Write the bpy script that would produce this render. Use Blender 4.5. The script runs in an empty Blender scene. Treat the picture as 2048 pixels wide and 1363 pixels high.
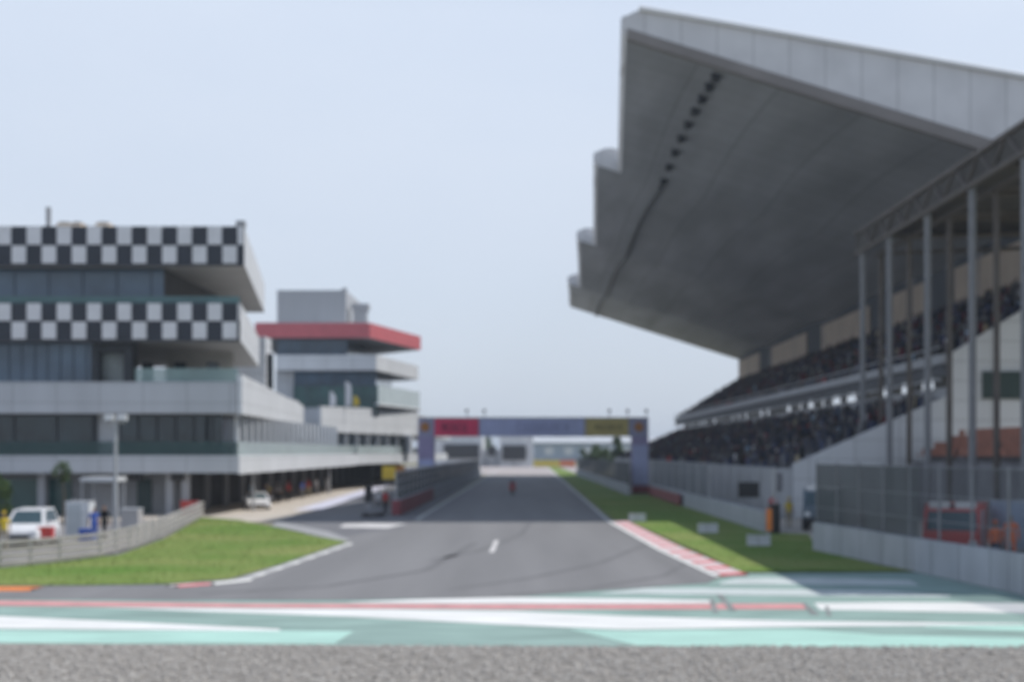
import bpy, bmesh, math, random
from mathutils import Vector
random.seed(7)
S = bpy.context.scene
col = S.collection

# ---------------------------------------------------------------- camera, sky, sun, exposure
F, VX, VY, H = 2770.0, 1055.0, 903.0, 4.4          # focal length in photo pixels, vanishing point, eye height
cam_d = bpy.data.cameras.new("camera"); cam = bpy.data.objects.new("camera", cam_d); col.objects.link(cam)
cam.location = (0, 0, H); cam.rotation_euler = (math.radians(90), 0, 0)
cam_d.sensor_width = 36; cam_d.lens = F / 2048 * 36
cam_d.shift_x = -(VX - 1024) / 2048; cam_d.shift_y = (VY - 681.5) / 2048
cam_d.clip_start = 0.1; cam_d.clip_end = 6000
cam_d.dof.use_dof = True; cam_d.dof.focus_distance = 4.0; cam_d.dof.aperture_fstop = 2.6
S.camera = cam

sun_v = Vector((0.70, 0.155, 1.0)).normalized()
elev = math.asin(sun_v.z); rot = math.atan2(sun_v.x, sun_v.y)
w = bpy.data.worlds.new("World"); S.world = w; w.use_nodes = True
nt = w.node_tree; nt.nodes.clear()
sky = nt.nodes.new("ShaderNodeTexSky"); sky.sky_type = 'NISHITA'; sky.sun_disc = False
sky.sun_elevation = elev; sky.sun_rotation = rot
sky.altitude = 100; sky.air_density = 1.0; sky.dust_density = 1.6; sky.ozone_density = 2.0
bg = nt.nodes.new("ShaderNodeBackground"); bg.inputs[1].default_value = 0.125
wo = nt.nodes.new("ShaderNodeOutputWorld")
# thin high cloud veil: pulls the blue towards a pale grey blue, unevenly
tc = nt.nodes.new("ShaderNodeTexCoord"); nz = nt.nodes.new("ShaderNodeTexNoise")
nz.inputs['Scale'].default_value = 3.0; nz.inputs['Detail'].default_value = 5
mp = nt.nodes.new("ShaderNodeMapping"); mp.inputs['Scale'].default_value = (1, 1, 2.5)
nt.links.new(tc.outputs['Generated'], mp.inputs[0]); nt.links.new(mp.outputs[0], nz.inputs['Vector'])
rr = nt.nodes.new("ShaderNodeMapRange"); rr.inputs[1].default_value = 0.3; rr.inputs[2].default_value = 0.7
rr.inputs[3].default_value = 0.84; rr.inputs[4].default_value = 0.98
nt.links.new(nz.outputs[0], rr.inputs[0])
mx = nt.nodes.new("ShaderNodeMix"); mx.data_type = 'RGBA'
nt.links.new(rr.outputs[0], mx.inputs[0]); nt.links.new(sky.outputs[0], mx.inputs[6])
sp = nt.nodes.new("ShaderNodeSeparateXYZ"); nt.links.new(tc.outputs['Generated'], sp.inputs[0])
gr = nt.nodes.new("ShaderNodeValToRGB")     # haze: pale near the horizon, deeper overhead
for i_, (p_, c_) in enumerate(((0.0, (4.15, 4.6, 5.3)), (0.12, (4.45, 4.95, 5.75)), (0.30, (4.75, 5.3, 6.2)), (0.6, (2.1, 2.7, 3.8)), (1.0, (1.2, 1.7, 2.7)))):
    el = gr.color_ramp.elements[i_] if i_ < 2 else gr.color_ramp.elements.new(p_)
    el.position = p_; el.color = (*[v_ / 8 for v_ in c_], 1)
nt.links.new(sp.outputs[2], gr.inputs[0])
sc_ = nt.nodes.new("ShaderNodeVectorMath"); sc_.operation = 'SCALE'; sc_.inputs['Scale'].default_value = 8
nt.links.new(gr.outputs[0], sc_.inputs[0]); nt.links.new(sc_.outputs[0], mx.inputs[7])
nt.links.new(mx.outputs[2], bg.inputs[0]); nt.links.new(bg.outputs[0], wo.inputs[0])

ld = bpy.data.lights.new("sun", 'SUN'); ld.energy = 3.1; ld.angle = math.radians(0.5); ld.color = (1.0, 0.965, 0.915)
sun = bpy.data.objects.new("sun", ld); col.objects.link(sun); sun.rotation_euler = sun_v.to_track_quat('Z', 'Y').to_euler()
sun.location = (60, 20, 90)
S.view_settings.view_transform = 'Standard'; S.view_settings.look = 'None'; S.view_settings.gamma = 1
S.view_settings.exposure = 0.3
S.cycles.use_denoising = True
S.cycles.max_bounces = 6; S.cycles.diffuse_bounces = 4; S.cycles.transparent_max_bounces = 12

# ---------------------------------------------------------------- helpers
def W(px, py, D):   # photo pixel at a known distance -> world
    return Vector(((px - VX) * D / F, D, H - (py - VY) * D / F))
def G(px, py, z=0.0):   # photo pixel on the ground
    D = (H - z) * F / (py - VY)
    return ((px - VX) * D / F, D)

_m = {}
def M(name, c, rough=0.75, var=0.12, scale=3.0, metal=0.0, spec=0.35, bump=0.0, stretch=(1, 1, 1), alpha=1.0, c2=None, detail=6.0):
    if name in _m: return _m[name]
    m = bpy.data.materials.new(name); m.use_nodes = True
    t = m.node_tree; b = t.nodes["Principled BSDF"]
    b.inputs['Roughness'].default_value = rough; b.inputs['Metallic'].default_value = metal
    b.inputs['Specular IOR Level'].default_value = spec; b.inputs['Alpha'].default_value = alpha
    tcn = t.nodes.new("ShaderNodeTexCoord"); mpn = t.nodes.new("ShaderNodeMapping")
    mpn.inputs['Scale'].default_value = stretch
    t.links.new(tcn.outputs['Object'], mpn.inputs[0])
    n = t.nodes.new("ShaderNodeTexNoise"); n.inputs['Scale'].default_value = scale; n.inputs['Detail'].default_value = detail
    t.links.new(mpn.outputs[0], n.inputs['Vector'])
    r = t.nodes.new("ShaderNodeValToRGB")
    a = tuple(min(1, x * (1 - var)) for x in c) if c2 is None else c
    d = tuple(min(1, x * (1 + var)) for x in c) if c2 is None else c2
    r.color_ramp.elements[0].position = 0.32; r.color_ramp.elements[1].position = 0.68
    r.color_ramp.elements[0].color = (*a, 1); r.color_ramp.elements[1].color = (*d, 1)
    t.links.new(n.outputs[0], r.inputs[0]); t.links.new(r.outputs[0], b.inputs['Base Color'])
    if bump:
        bp = t.nodes.new("ShaderNodeBump"); bp.inputs['Strength'].default_value = bump; bp.inputs['Distance'].default_value = 0.05
        n2 = t.nodes.new("ShaderNodeTexNoise"); n2.inputs['Scale'].default_value = scale * 6
        t.links.new(mpn.outputs[0], n2.inputs['Vector']); t.links.new(n2.outputs[0], bp.inputs['Height'])
        t.links.new(bp.outputs[0], b.inputs['Normal'])
    _m[name] = m
    return m

def asphalt(name, c, streak=(1, 0.06, 1)):
    m = M(name, c, rough=0.8, var=0.10, scale=0.5, spec=0.3, stretch=streak)
    t = m.node_tree; b = t.nodes["Principled BSDF"]
    lk = b.inputs['Base Color'].links[0]; src = lk.from_socket
    n = t.nodes.new("ShaderNodeTexNoise"); n.inputs['Scale'].default_value = 30; n.inputs['Detail'].default_value = 3
    tcn = t.nodes.new("ShaderNodeTexCoord"); t.links.new(tcn.outputs['Object'], n.inputs['Vector'])
    r = t.nodes.new("ShaderNodeMapRange"); r.inputs[3].default_value = 0.75; r.inputs[4].default_value = 1.25
    t.links.new(n.outputs[0], r.inputs[0])
    mu = t.nodes.new("ShaderNodeMix"); mu.data_type = 'RGBA'; mu.blend_type = 'MULTIPLY'; mu.inputs[0].default_value = 1
    t.links.new(src, mu.inputs[6]); t.links.new(r.outputs[0], mu.inputs[7]); t.links.new(mu.outputs[2], b.inputs['Base Color'])
    return m

def seams(m, bw, bh, dark, plan=True, mort=0.03):
    t = m.node_tree; b = t.nodes["Principled BSDF"]; src = b.inputs['Base Color'].links[0].from_socket
    tcn = t.nodes.new("ShaderNodeTexCoord"); sx = t.nodes.new("ShaderNodeSeparateXYZ"); cx = t.nodes.new("ShaderNodeCombineXYZ")
    t.links.new(tcn.outputs['Object'], sx.inputs[0])
    if plan: t.links.new(sx.outputs[0], cx.inputs[0]); t.links.new(sx.outputs[1], cx.inputs[1])
    else:
        ad = t.nodes.new("ShaderNodeMath"); t.links.new(sx.outputs[0], ad.inputs[0]); t.links.new(sx.outputs[1], ad.inputs[1])
        t.links.new(ad.outputs[0], cx.inputs[0]); t.links.new(sx.outputs[2], cx.inputs[1])
    bk = t.nodes.new("ShaderNodeTexBrick"); bk.offset = 0; bk.inputs['Scale'].default_value = 1
    bk.inputs['Brick Width'].default_value = bw; bk.inputs['Row Height'].default_value = bh; bk.inputs['Mortar Size'].default_value = mort
    bk.inputs['Color1'].default_value = (1, 1, 1, 1); bk.inputs['Color2'].default_value = (.94, .94, .94, 1); bk.inputs['Mortar'].default_value = (dark, dark, dark, 1)
    t.links.new(cx.outputs[0], bk.inputs['Vector'])
    mu = t.nodes.new("ShaderNodeMix"); mu.data_type = 'RGBA'; mu.blend_type = 'MULTIPLY'; mu.inputs[0].default_value = 1
    t.links.new(src, mu.inputs[6]); t.links.new(bk.outputs[0], mu.inputs[7]); t.links.new(mu.outputs[2], b.inputs['Base Color'])

class MB:
    def __init__(s): s.v = []; s.f = []; s.mi = []; s.m = []
    def k(s, mat):
        if mat not in s.m: s.m.append(mat)
        return s.m.index(mat)
    def add(s, vs, fs, mat):
        o = len(s.v); s.v += [tuple(p) for p in vs]; k = s.k(mat)
        for f in fs: s.f.append([o + i for i in f]); s.mi.append(k)
        return s
    def box(s, x0, x1, y0, y1, z0, z1, mat):
        vs = [(x, y, z) for z in (z0, z1) for y in (y0, y1) for x in (x0, x1)]
        return s.add(vs, [(0, 2, 3, 1), (4, 5, 7, 6), (0, 1, 5, 4), (2, 6, 7, 3), (0, 4, 6, 2), (1, 3, 7, 5)], mat)
    def prism(s, poly, z0, z1, mat, bottom=None, z1s=None, z0s=None):   # plan polygon (x, y)
        n = len(poly)
        lo = [(p[0], p[1], z0 if z0s is None else z0s[i]) for i, p in enumerate(poly)]
        hi = [(p[0], p[1], z1 if z1s is None else z1s[i]) for i, p in enumerate(poly)]
        s.add(lo + hi, [list(range(n, 2 * n))] + [(i, (i + 1) % n, n + (i + 1) % n, n + i) for i in range(n)], mat)
        return s.add(lo, [list(range(n))[::-1]], bottom or mat)
    def exy(s, prof, y0, y1, mat):      # (x, z) profile run along y
        n = len(prof); vs = [(x, y0, z) for x, z in prof] + [(x, y1, z) for x, z in prof]
        return s.add(vs, [list(range(n)), list(range(n, 2 * n))[::-1]] + [(i, n + i, n + (i + 1) % n, (i + 1) % n) for i in range(n)], mat)
    def exx(s, prof, x0, x1, mat):      # (y, z) profile run along x
        n = len(prof); vs = [(x0, y, z) for y, z in prof] + [(x1, y, z) for y, z in prof]
        return s.add(vs, [list(range(n)), list(range(n, 2 * n))[::-1]] + [(i, n + i, n + (i + 1) % n, (i + 1) % n) for i in range(n)], mat)
    def sheet(s, pts, mat): return s.add(pts, [list(range(len(pts)))], mat)
    def tube(s, pts, r, mat, n=8):
        pts = [Vector(p) for p in pts]; rs = r if isinstance(r, (list, tuple)) else [r] * len(pts)
        vs = []; fs = []
        for i, p in enumerate(pts):
            d = (pts[min(i + 1, len(pts) - 1)] - pts[max(i - 1, 0)]).normalized()
            a = d.orthogonal().normalized() if i == 0 else (pa - d * pa.dot(d)).normalized()
            pa = a; b = d.cross(a)
            for j in range(n):
                t = 2 * math.pi * j / n; vs.append(p + (a * math.cos(t) + b * math.sin(t)) * rs[i])
        for i in range(len(pts) - 1):
            for j in range(n):
                j2 = (j + 1) % n; fs.append((i * n + j, i * n + j2, (i + 1) * n + j2, (i + 1) * n + j))
        fs += [list(range(n))[::-1], list(range((len(pts) - 1) * n, len(pts) * n))]
        return s.add(vs, fs, mat)
    def ball(s, c, r, mat, n=10, m=6):
        r = (r, r, r) if not isinstance(r, (tuple, list)) else r
        vs = [(c[0], c[1], c[2] - r[2])]
        for i in range(1, m):
            a = -math.pi / 2 + math.pi * i / m
            for j in range(n):
                t = 2 * math.pi * j / n
                vs.append((c[0] + r[0] * math.cos(a) * math.cos(t), c[1] + r[1] * math.cos(a) * math.sin(t), c[2] + r[2] * math.sin(a)))
        vs.append((c[0], c[1], c[2] + r[2])); L = len(vs) - 1
        fs = [(0, 1 + (j + 1) % n, 1 + j) for j in range(n)]
        for i in range(m - 2):
            for j in range(n):
                fs.append((1 + i * n + j, 1 + i * n + (j + 1) % n, 1 + (i + 1) * n + (j + 1) % n, 1 + (i + 1) * n + j))
        b = 1 + (m - 2) * n
        fs += [(b + j, b + (j + 1) % n, L) for j in range(n)]
        return s.add(vs, fs, mat)
    def lathe_x(s, c, prof, mat, n=20):     # (x, radius) profile turned about an x axis through c
        vs = []; fs = []
        for (x, r) in prof:
            for j in range(n):
                t = 2 * math.pi * j / n; vs.append((c[0] + x, c[1] + r * math.cos(t), c[2] + r * math.sin(t)))
        for i in range(len(prof) - 1):
            for j in range(n): fs.append((i * n + j, i * n + (j + 1) % n, (i + 1) * n + (j + 1) % n, (i + 1) * n + j))
        fs += [list(range(n)), list(range((len(prof) - 1) * n, len(prof) * n))]
        return s.add(vs, fs, mat)
    def build(s, name, parent=None, smooth=False, fix=True):
        off = Vector((0, 0, 0)); p = parent
        while p is not None:
            off += p.location; p = p.parent
        me = bpy.data.meshes.new(name)
        me.from_pydata([tuple(Vector(v) - off) for v in s.v], [], s.f)
        for m in s.m: me.materials.append(m)
        me.polygons.foreach_set('material_index', s.mi)
        if fix:
            bm = bmesh.new(); bm.from_mesh(me); bmesh.ops.recalc_face_normals(bm, faces=bm.faces[:]); bm.to_mesh(me); bm.free()
        if smooth: me.polygons.foreach_set('use_smooth', [True] * len(me.polygons))
        me.update()
        o = bpy.data.objects.new(name, me); col.objects.link(o); o.parent = parent
        return o

def tag(o, label, cat, group=None):
    o["label"] = label; o["category"] = cat
    if group: o["group"] = group
    return o
def thing(name, label, cat, loc=(0, 0, 0), group=None):
    o = bpy.data.objects.new(name, None); col.objects.link(o); o.location = loc; o.empty_display_size = 0.3
    return tag(o, label, cat, group)
def kind(o, k): o["kind"] = k; return o
def copy_tree(o, parent=None):
    c = o.copy(); col.objects.link(c); c.parent = parent
    for ch in list(o.children): copy_tree(ch, c)
    return c

# ---------------------------------------------------------------- materials
ASPH = asphalt("asphalt", (0.20, 0.197, 0.20))
ASPH2 = asphalt("pit lane asphalt", (0.17, 0.17, 0.18))
YARD = asphalt("yard asphalt", (0.22, 0.21, 0.21), (1, 1, 1))
CONCR = M("concrete", (0.42, 0.41, 0.40), 0.85, 0.14, 1.2, stretch=(1, 1, 0.25))
BEIGE = M("pale concrete apron", (0.50, 0.45, 0.39), 0.85, 0.10, 0.8)
DUST = M("dry ground", (0.26, 0.22, 0.16), 0.95, 0, 0.08, c2=(0.16, 0.19, 0.09))
GRASS = M("grass", (0.115, 0.215, 0.040), 0.9, 0, 0.16, c2=(0.235, 0.265, 0.09), bump=0.3, spec=0.1)
BLADE = M("grass blades", (0.14, 0.23, 0.05), 0.8, 0, 0.16, c2=(0.25, 0.26, 0.09), spec=0.1)
TEAL = M("worn green paint", (0.25, 0.355, 0.32), 0.7, 0.2, 1.2, stretch=(0.3, 1, 1))
MINT = M("fresh green paint", (0.40, 0.62, 0.54), 0.6, 0.14, 1.2, stretch=(0.3, 1, 1))
WPAINT = M("white paint", (0.73, 0.73, 0.71), 0.65, 0.11, 1.5, stretch=(0.3, 1, 1))
WLINE = M("worn white line", (0.50, 0.50, 0.50), 0.7, 0.12, 1.5)
LILAC = M("pale lilac paint", (0.58, 0.58, 0.68), 0.7, 0.07, 0.9)
RPAINT = M("red paint", (0.60, 0.28, 0.28), 0.65, 0.13, 1.5)
KERBRED = M("kerb red paint", (0.66, 0.17, 0.18), 0.65, 0.12, 2.5)
ORANGE = M("orange paint", (0.80, 0.25, 0.06), 0.6, 0.10, 2.0)
RUBBER = M("tyre rubber marks", (0.22, 0.235, 0.23), 0.8, 0.2, 2.0)
GRAVEL = M("gravel bed", (0.285, 0.265, 0.24), 0.95, 0.25, 2.5, bump=0.8)
STONE1 = M("gravel stone grey", (0.345, 0.325, 0.30), 0.9, 0.2, 4.0)
STONE2 = M("gravel stone dark", (0.285, 0.265, 0.24), 0.9, 0.2, 4.0)
STONE3 = M("gravel stone pale", (0.40, 0.38, 0.35), 0.9, 0.15, 4.0)
CLAD = M("white cladding", (0.68, 0.70, 0.725), 0.5, 0.06, 0.6, stretch=(1, 1, 0.2))
CLADG = M("grey and shaded cladding", (0.52, 0.54, 0.57), 0.5, 0.06, 0.6, stretch=(1, 1, 0.2))  # real grey cladding, also the shade tone on white slab fronts
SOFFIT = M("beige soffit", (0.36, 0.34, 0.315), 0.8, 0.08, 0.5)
CHKD = M("dark check panel", (0.022, 0.028, 0.042), 0.4, 0.15, 1.0)
CHKW = M("white check panel", (0.72, 0.72, 0.74), 0.45, 0.05, 1.0)
GLASS = M("blue tinted glass", (0.075, 0.125, 0.185), 0.12, 0.25, 0.35, spec=0.6)
GLASSG = M("green tinted glass", (0.04, 0.105, 0.105), 0.12, 0.25, 0.5, spec=0.6)
GLASSD = M("dark glass", (0.022, 0.040, 0.050), 0.1, 0.4, 0.6, spec=0.6)
BALU = M("pale green balustrade glass", (0.42, 0.49, 0.49), 0.15, 0.10, 0.8, spec=0.5)
FRAME = M("dark window frame", (0.03, 0.036, 0.045), 0.5, 0.1, 2.0)
FRAMEW = M("white window frame", (0.62, 0.64, 0.66), 0.5, 0.05, 2.0)
GREYW = M("grey rendered wall", (0.26, 0.265, 0.275), 0.85, 0.10, 0.7)
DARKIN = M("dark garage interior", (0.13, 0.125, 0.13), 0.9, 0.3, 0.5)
REDF = M("red fascia panel", (0.60, 0.15, 0.17), 0.5, 0.06, 0.8)
PLANTG = M("grey plant room metal", (0.40, 0.41, 0.43), 0.5, 0.05, 0.8, stretch=(4, 4, 0.2))
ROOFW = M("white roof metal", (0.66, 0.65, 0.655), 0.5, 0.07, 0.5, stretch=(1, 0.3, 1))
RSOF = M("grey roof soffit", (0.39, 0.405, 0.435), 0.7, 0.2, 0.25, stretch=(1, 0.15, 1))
RRIM = M("roof rim shadow", (0.22, 0.20, 0.19), 0.6, 0.1, 0.5)
LAMPD = M("dark lamp housing", (0.02, 0.025, 0.035), 0.5, 0.1, 2.0)
STEP = M("stand concrete steps", (0.20, 0.20, 0.215), 0.85, 0.12, 0.6)
PARAP = M("stand parapet", (0.40, 0.41, 0.43), 0.7, 0.08, 0.6)
TANW = M("tan back wall panel", (0.40, 0.33, 0.27), 0.8, 0.10, 0.4)
STEELG = M("galvanised steel", (0.42, 0.43, 0.45), 0.45, 0.08, 2.0, metal=0.3)
STEELD = M("brown steel", (0.115, 0.10, 0.09), 0.6, 0.15, 1.0)
DECKD = M("dark canopy deck", (0.07, 0.068, 0.066), 0.8, 0.2, 0.4)
SEATO = M("orange seat plastic", (0.36, 0.15, 0.10), 0.5, 0.15, 1.5)
NET = M("debris mesh", (0.075, 0.088, 0.095), 0.7, 0.12, 0.6, alpha=0.86)
NETL = M('open debris mesh', (0.07, 0.08, 0.09), 0.7, 0.12, 0.6, alpha=0.36)
NETD = M("dense debris mesh", (0.06, 0.07, 0.08), 0.7, 0.12, 0.6, alpha=0.86)
WALLC = M("grey barrier concrete", (0.40, 0.42, 0.45), 0.85, 0.12, 0.9, stretch=(1, 1, 0.3))
ADRED = M("red advert board", (0.25, 0.055, 0.07), 0.5, 0.2, 0.8)
GBLUE = M("lilac blue banner", (0.46, 0.50, 0.73), 0.6, 0.06, 0.8)
GPURP = M("violet banner", (0.34, 0.30, 0.48), 0.6, 0.1, 0.8)
GRED = M("crimson banner", (0.75, 0.06, 0.15), 0.6, 0.06, 0.8)
GOLIV = M("olive yellow banner", (0.52, 0.43, 0.17), 0.6, 0.08, 0.8)
INK = M("dark lettering", (0.10, 0.085, 0.14), 0.7, 0.1, 2.0)
INKR = M("maroon lettering", (0.16, 0.03, 0.07), 0.7, 0.1, 2.0)
OREM = M("orange emblem", (0.45, 0.20, 0.06), 0.6, 0.2, 2.0)
CARW = M("white car paint", (0.78, 0.78, 0.79), 0.25, 0.02, 2.0, spec=0.5)
CARR = M("red vehicle paint", (0.55, 0.06, 0.05), 0.3, 0.05, 2.0, spec=0.5)
CARB = M("pale blue vehicle paint", (0.36, 0.45, 0.58), 0.35, 0.04, 2.0)
CARG = M("grey blue vehicle paint", (0.12, 0.16, 0.20), 0.35, 0.04, 2.0)
TYRE = M("tyre black", (0.02, 0.02, 0.021), 0.85, 0.1, 5.0)
RIM = M("wheel alloy", (0.45, 0.45, 0.46), 0.35, 0.05, 5.0, metal=0.7)
LENSM = M("headlamp lens", (0.75, 0.76, 0.78), 0.1, 0.05, 5.0, spec=0.6)
PLASK = M("black plastic", (0.03, 0.03, 0.033), 0.6, 0.1, 3.0)
YEL = M("yellow paint", (0.75, 0.52, 0.06), 0.5, 0.08, 2.0)
BARK = M("bark", (0.13, 0.10, 0.07), 0.9, 0.25, 4.0)
LEAF1 = M("leaf dark green", (0.035, 0.065, 0.022), 0.7, 0.3, 1.0, spec=0.2)
LEAF2 = M("leaf mid green", (0.07, 0.11, 0.035), 0.7, 0.3, 1.0, spec=0.2)
SKIN = M("skin", (0.32, 0.18, 0.11), 0.6, 0.06, 8.0)
HAIR = M("black hair", (0.015, 0.012, 0.011), 0.6, 0.1, 8.0)
def cloth(n, c): return M("cloth " + n, c, 0.85, 0.10, 6.0, spec=0.15)
C_RED, C_BLUE, C_BLK = cloth("red", (0.50, 0.05, 0.05)), cloth("blue", (0.06, 0.12, 0.42)), cloth("black", (0.012, 0.012, 0.014))
C_WHT, C_YEL, C_ORG = cloth("white", (0.70, 0.70, 0.72)), cloth("yellow", (0.65, 0.48, 0.05)), cloth("orange", (0.75, 0.17, 0.05))
C_GRY, C_PBL, C_TAN, C_NVY = cloth("grey", (0.20, 0.20, 0.21)), cloth("pale blue", (0.35, 0.50, 0.66)), cloth("tan", (0.38, 0.32, 0.22)), cloth("navy", (0.025, 0.035, 0.075))

POSTG = M('grey painted post', (0.22, 0.225, 0.24), 0.6, 0.08, 2.0)
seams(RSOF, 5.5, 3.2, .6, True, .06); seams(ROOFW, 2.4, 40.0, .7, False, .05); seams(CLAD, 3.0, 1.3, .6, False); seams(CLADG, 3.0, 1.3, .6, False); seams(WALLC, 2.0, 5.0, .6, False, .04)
# ---------------------------------------------------------------- ground, track, paint
def flat(name, pts, mat, z, k='structure'):
    b = MB(); b.sheet([(x, y, z) for x, y in pts], mat); o = b.build(name, fix=False)
    me = o.data
    if me.polygons and me.polygons[0].normal.z < 0: me.flip_normals()
    return kind(o, k)
flat("ground", [(-2500, -60), (2500, -60), (2500, 4500), (-2500, 4500)], DUST, -0.03)
# race track: the straight, widening and swinging across the foreground
trk = [(-7.6, 412), (5.9, 412), (5.9, 260), (5.5, 150), (5.35, 88), (6.2, 62), G(1440, 1152), G(1414, 1165), G(1149, 1184), G(1024, 1193),
       G(700, 1199), G(350, 1199), G(0, 1197), G(-700, 1196), G(-700, 1150), (-14, 60), (-10, 90), (-7.4, 95), (-7.4, 150)]
flat("track", trk, ASPH, 0.004)
flat("pit_lane", [(-7.5, 94.9), (-9.0, 400), (-20.0, 400), (-20.0, 300), (-20.0, 210), (-16.2, 108), (-16.0, 88), G(545, 1052), G(700, 1076), (-9.6, 72), (-7.3, 80)], ASPH2, 0.008)
flat("pit_apron", [(-16.01, 86), (-16.21, 108), (-20.01, 210), (-20.01, 400), (-31, 400), (-31, 88), (-22.3, 90)], BEIGE, 0.012)
flat("paddock_yard", [(-16.5, 45), (-16.5, 62), (-21.6, 95), (-32, 99.9), (-80, 99.9), (-80, 40), (-24, 40)], YARD, 0.0)
flat("pit_lane_marking", [(-17.6, 104), (-15.7, 106), (-18.6, 205), (-20.3, 205)], LILAC, 0.018)
flat("pit_exit_marking", [G(735, 1046), G(690, 1047), G(678, 1054), G(775, 1056), G(815, 1047)], M('pale worn paint', (0.60, 0.58, 0.57), .7, .12, 1.), 0.018)
flat("track_edge_line", [(-7.35, 90), (-7.05, 90), (-7.25, 410), (-7.6, 410)], WLINE, 0.013)
flat("track_edge_line", [(5.05, 88), (5.32, 88), (5.85, 410), (5.45, 410)], WLINE, 0.013)
flat("track_edge_line", [(5.05, 87.9), (5.32, 87.9), (6.12, 62), G(1443, 1152), G(1428, 1152), (5.85, 62)], WPAINT, 0.013)
flat("lane_dash", [G(978, 1104), G(988, 1104), G(998, 1080), G(989, 1080)], M('pale worn paint', (0.60, 0.58, 0.57), .7, .12, 1.), 0.013)
flat("pit_exit_line", [G(540, 1050), G(556, 1042), G(655, 1062), G(700, 1078), G(690, 1084), G(640, 1071)], M('grey edging', (0.33, 0.33, 0.335), .8, .1, 1.), 0.014)
flat("far_track_sunlit", [(-14, 262), (6, 262), (30, 425), (-60, 425)], M("sunlit far asphalt", (0.40, 0.36, 0.35), 0.85, 0.08, 0.2), 0.012)  # sunlit glare beyond the roof shadow put into a paler asphalt colour
# painted run-off across the foreground
gl = [G(-500, 1284), G(0, 1287), G(700, 1290), G(1024, 1292), G(2048, 1297), G(2500, 1298)]
base = gl + [G(2500, 1175), G(2048, 1165), G(1830, 1144), G(1483, 1146), G(1440, 1155), G(1414, 1166), G(1149, 1185), G(1024, 1194), G(700, 1200), G(350, 1200), G(0, 1198), G(-500, 1197)]
flat("painted_runoff", base, TEAL, 0.010)
def stripe(name, top, bot, mat, z=0.016):
    return flat(name, [G(*p) for p in top] + [G(*p) for p in reversed(bot)], mat, z)
stripe("red_runoff_stripe", [(-500, 1197), (0, 1201), (500, 1207), (1024, 1208), (1610, 1207)], [(-500, 1207), (0, 1211), (500, 1215), (1024, 1218), (1618, 1218)], RPAINT)
stripe("white_runoff_stripe", [(60, 1213.5), (500, 1217), (700, 1218), (1024, 1222), (1250, 1232), (1600, 1242), (2048, 1247)], [(200, 1215), (500, 1226), (700, 1233), (1024, 1250), (1250, 1259), (1600, 1253), (2048, 1249)], WPAINT)
stripe("white_runoff_stripe", [(-500, 1216), (0, 1232), (350, 1248), (560, 1258)], [(-500, 1252), (0, 1257), (350, 1260), (560, 1262)], WPAINT)
stripe("green_runoff_stripe", [(-500, 1259), (0, 1261), (400, 1262), (708, 1262)], [(-500, 1282), (0, 1285.5), (400, 1287), (668, 1288)], MINT)
stripe("green_runoff_stripe", [(1135, 1257), (1250, 1262), (1600, 1258), (1760, 1270), (2048, 1277), (2400, 1280)], [(1275, 1291), (1400, 1292), (1600, 1293), (1760, 1294), (2048, 1295), (2400, 1296)], MINT)
stripe("green_runoff_stripe", [(1850, 1252), (2048, 1250), (2400, 1250)], [(1850, 1254), (2048, 1263), (2400, 1268)], MINT)
stripe("white_runoff_stripe", [(700, 1204), (850, 1198), (1024, 1194), (1250, 1197), (1420, 1200)], [(700, 1205), (850, 1206), (1024, 1206.5), (1250, 1206.5), (1420, 1206)], WPAINT)
stripe("white_runoff_stripe", [(1628, 1206), (1800, 1204), (2048, 1206), (2400, 1208)], [(1640, 1219), (1800, 1222), (2048, 1226), (2400, 1230)], WPAINT)
stripe("pale_runoff_stripe", [(1200, 1186), (1290, 1176), (1500, 1177), (1760, 1180), (1900, 1190)], [(1200, 1187), (1290, 1187), (1500, 1190), (1760, 1193), (1900, 1194)], M("worn white paint", (0.52, 0.57, 0.56), 0.7, 0.1, 1.0))
stripe("pale_runoff_stripe", [(1440, 1165), (1475, 1156), (1640, 1155), (1820, 1160)], [(1440, 1168), (1475, 1168), (1640, 1169), (1840, 1171)], _m["worn white paint"])
for (a, b_, c, d) in (((1432, 1188), (1446, 1190), (1474, 1222), (1460, 1222)), ((1418, 1196), (1426, 1196), (1438, 1226), (1426, 1226)),
                      ((1604, 1206), (1612, 1206), (1640, 1230), (1622, 1230)), ((1650, 1212), (1656, 1212), (1664, 1232), (1654, 1232))):
    flat("tyre_mark", [G(*a), G(*b_), G(*c), G(*d)], RUBBER, 0.022)
for pts, wd in ((((900, 1178), (1060, 1155), (1200, 1125), (1300, 1085)), 0.30), (((860, 1120), (960, 1100), (1040, 1070), (1060, 1045)), 0.35),
                (((1000, 1190), (1180, 1175), (1330, 1150), (1380, 1120)), 0.28), (((400, 1186), (650, 1172), (850, 1140), (950, 1085)), 0.4)):
    ps = [Vector((*G(*p), 0)) for p in pts]; L = []; R = []
    for i in range(13):     # smooth racing-line rubber
        t = i / 12 * 3; k_ = min(int(t), 2); u = t - k_; u = u
        p = ps[k_].lerp(ps[k_ + 1], u); d = (ps[k_ + 1] - ps[k_]).normalized(); n = Vector((-d.y, d.x, 0)) * wd * 0.5
        L.append((p + n)[:2]); R.append((p - n)[:2])
    flat("rubber_streak", L + R[::-1], M("faint rubber", (0.155, 0.153, 0.156), 0.8, 0.12, 2.0), 0.009)
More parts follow.
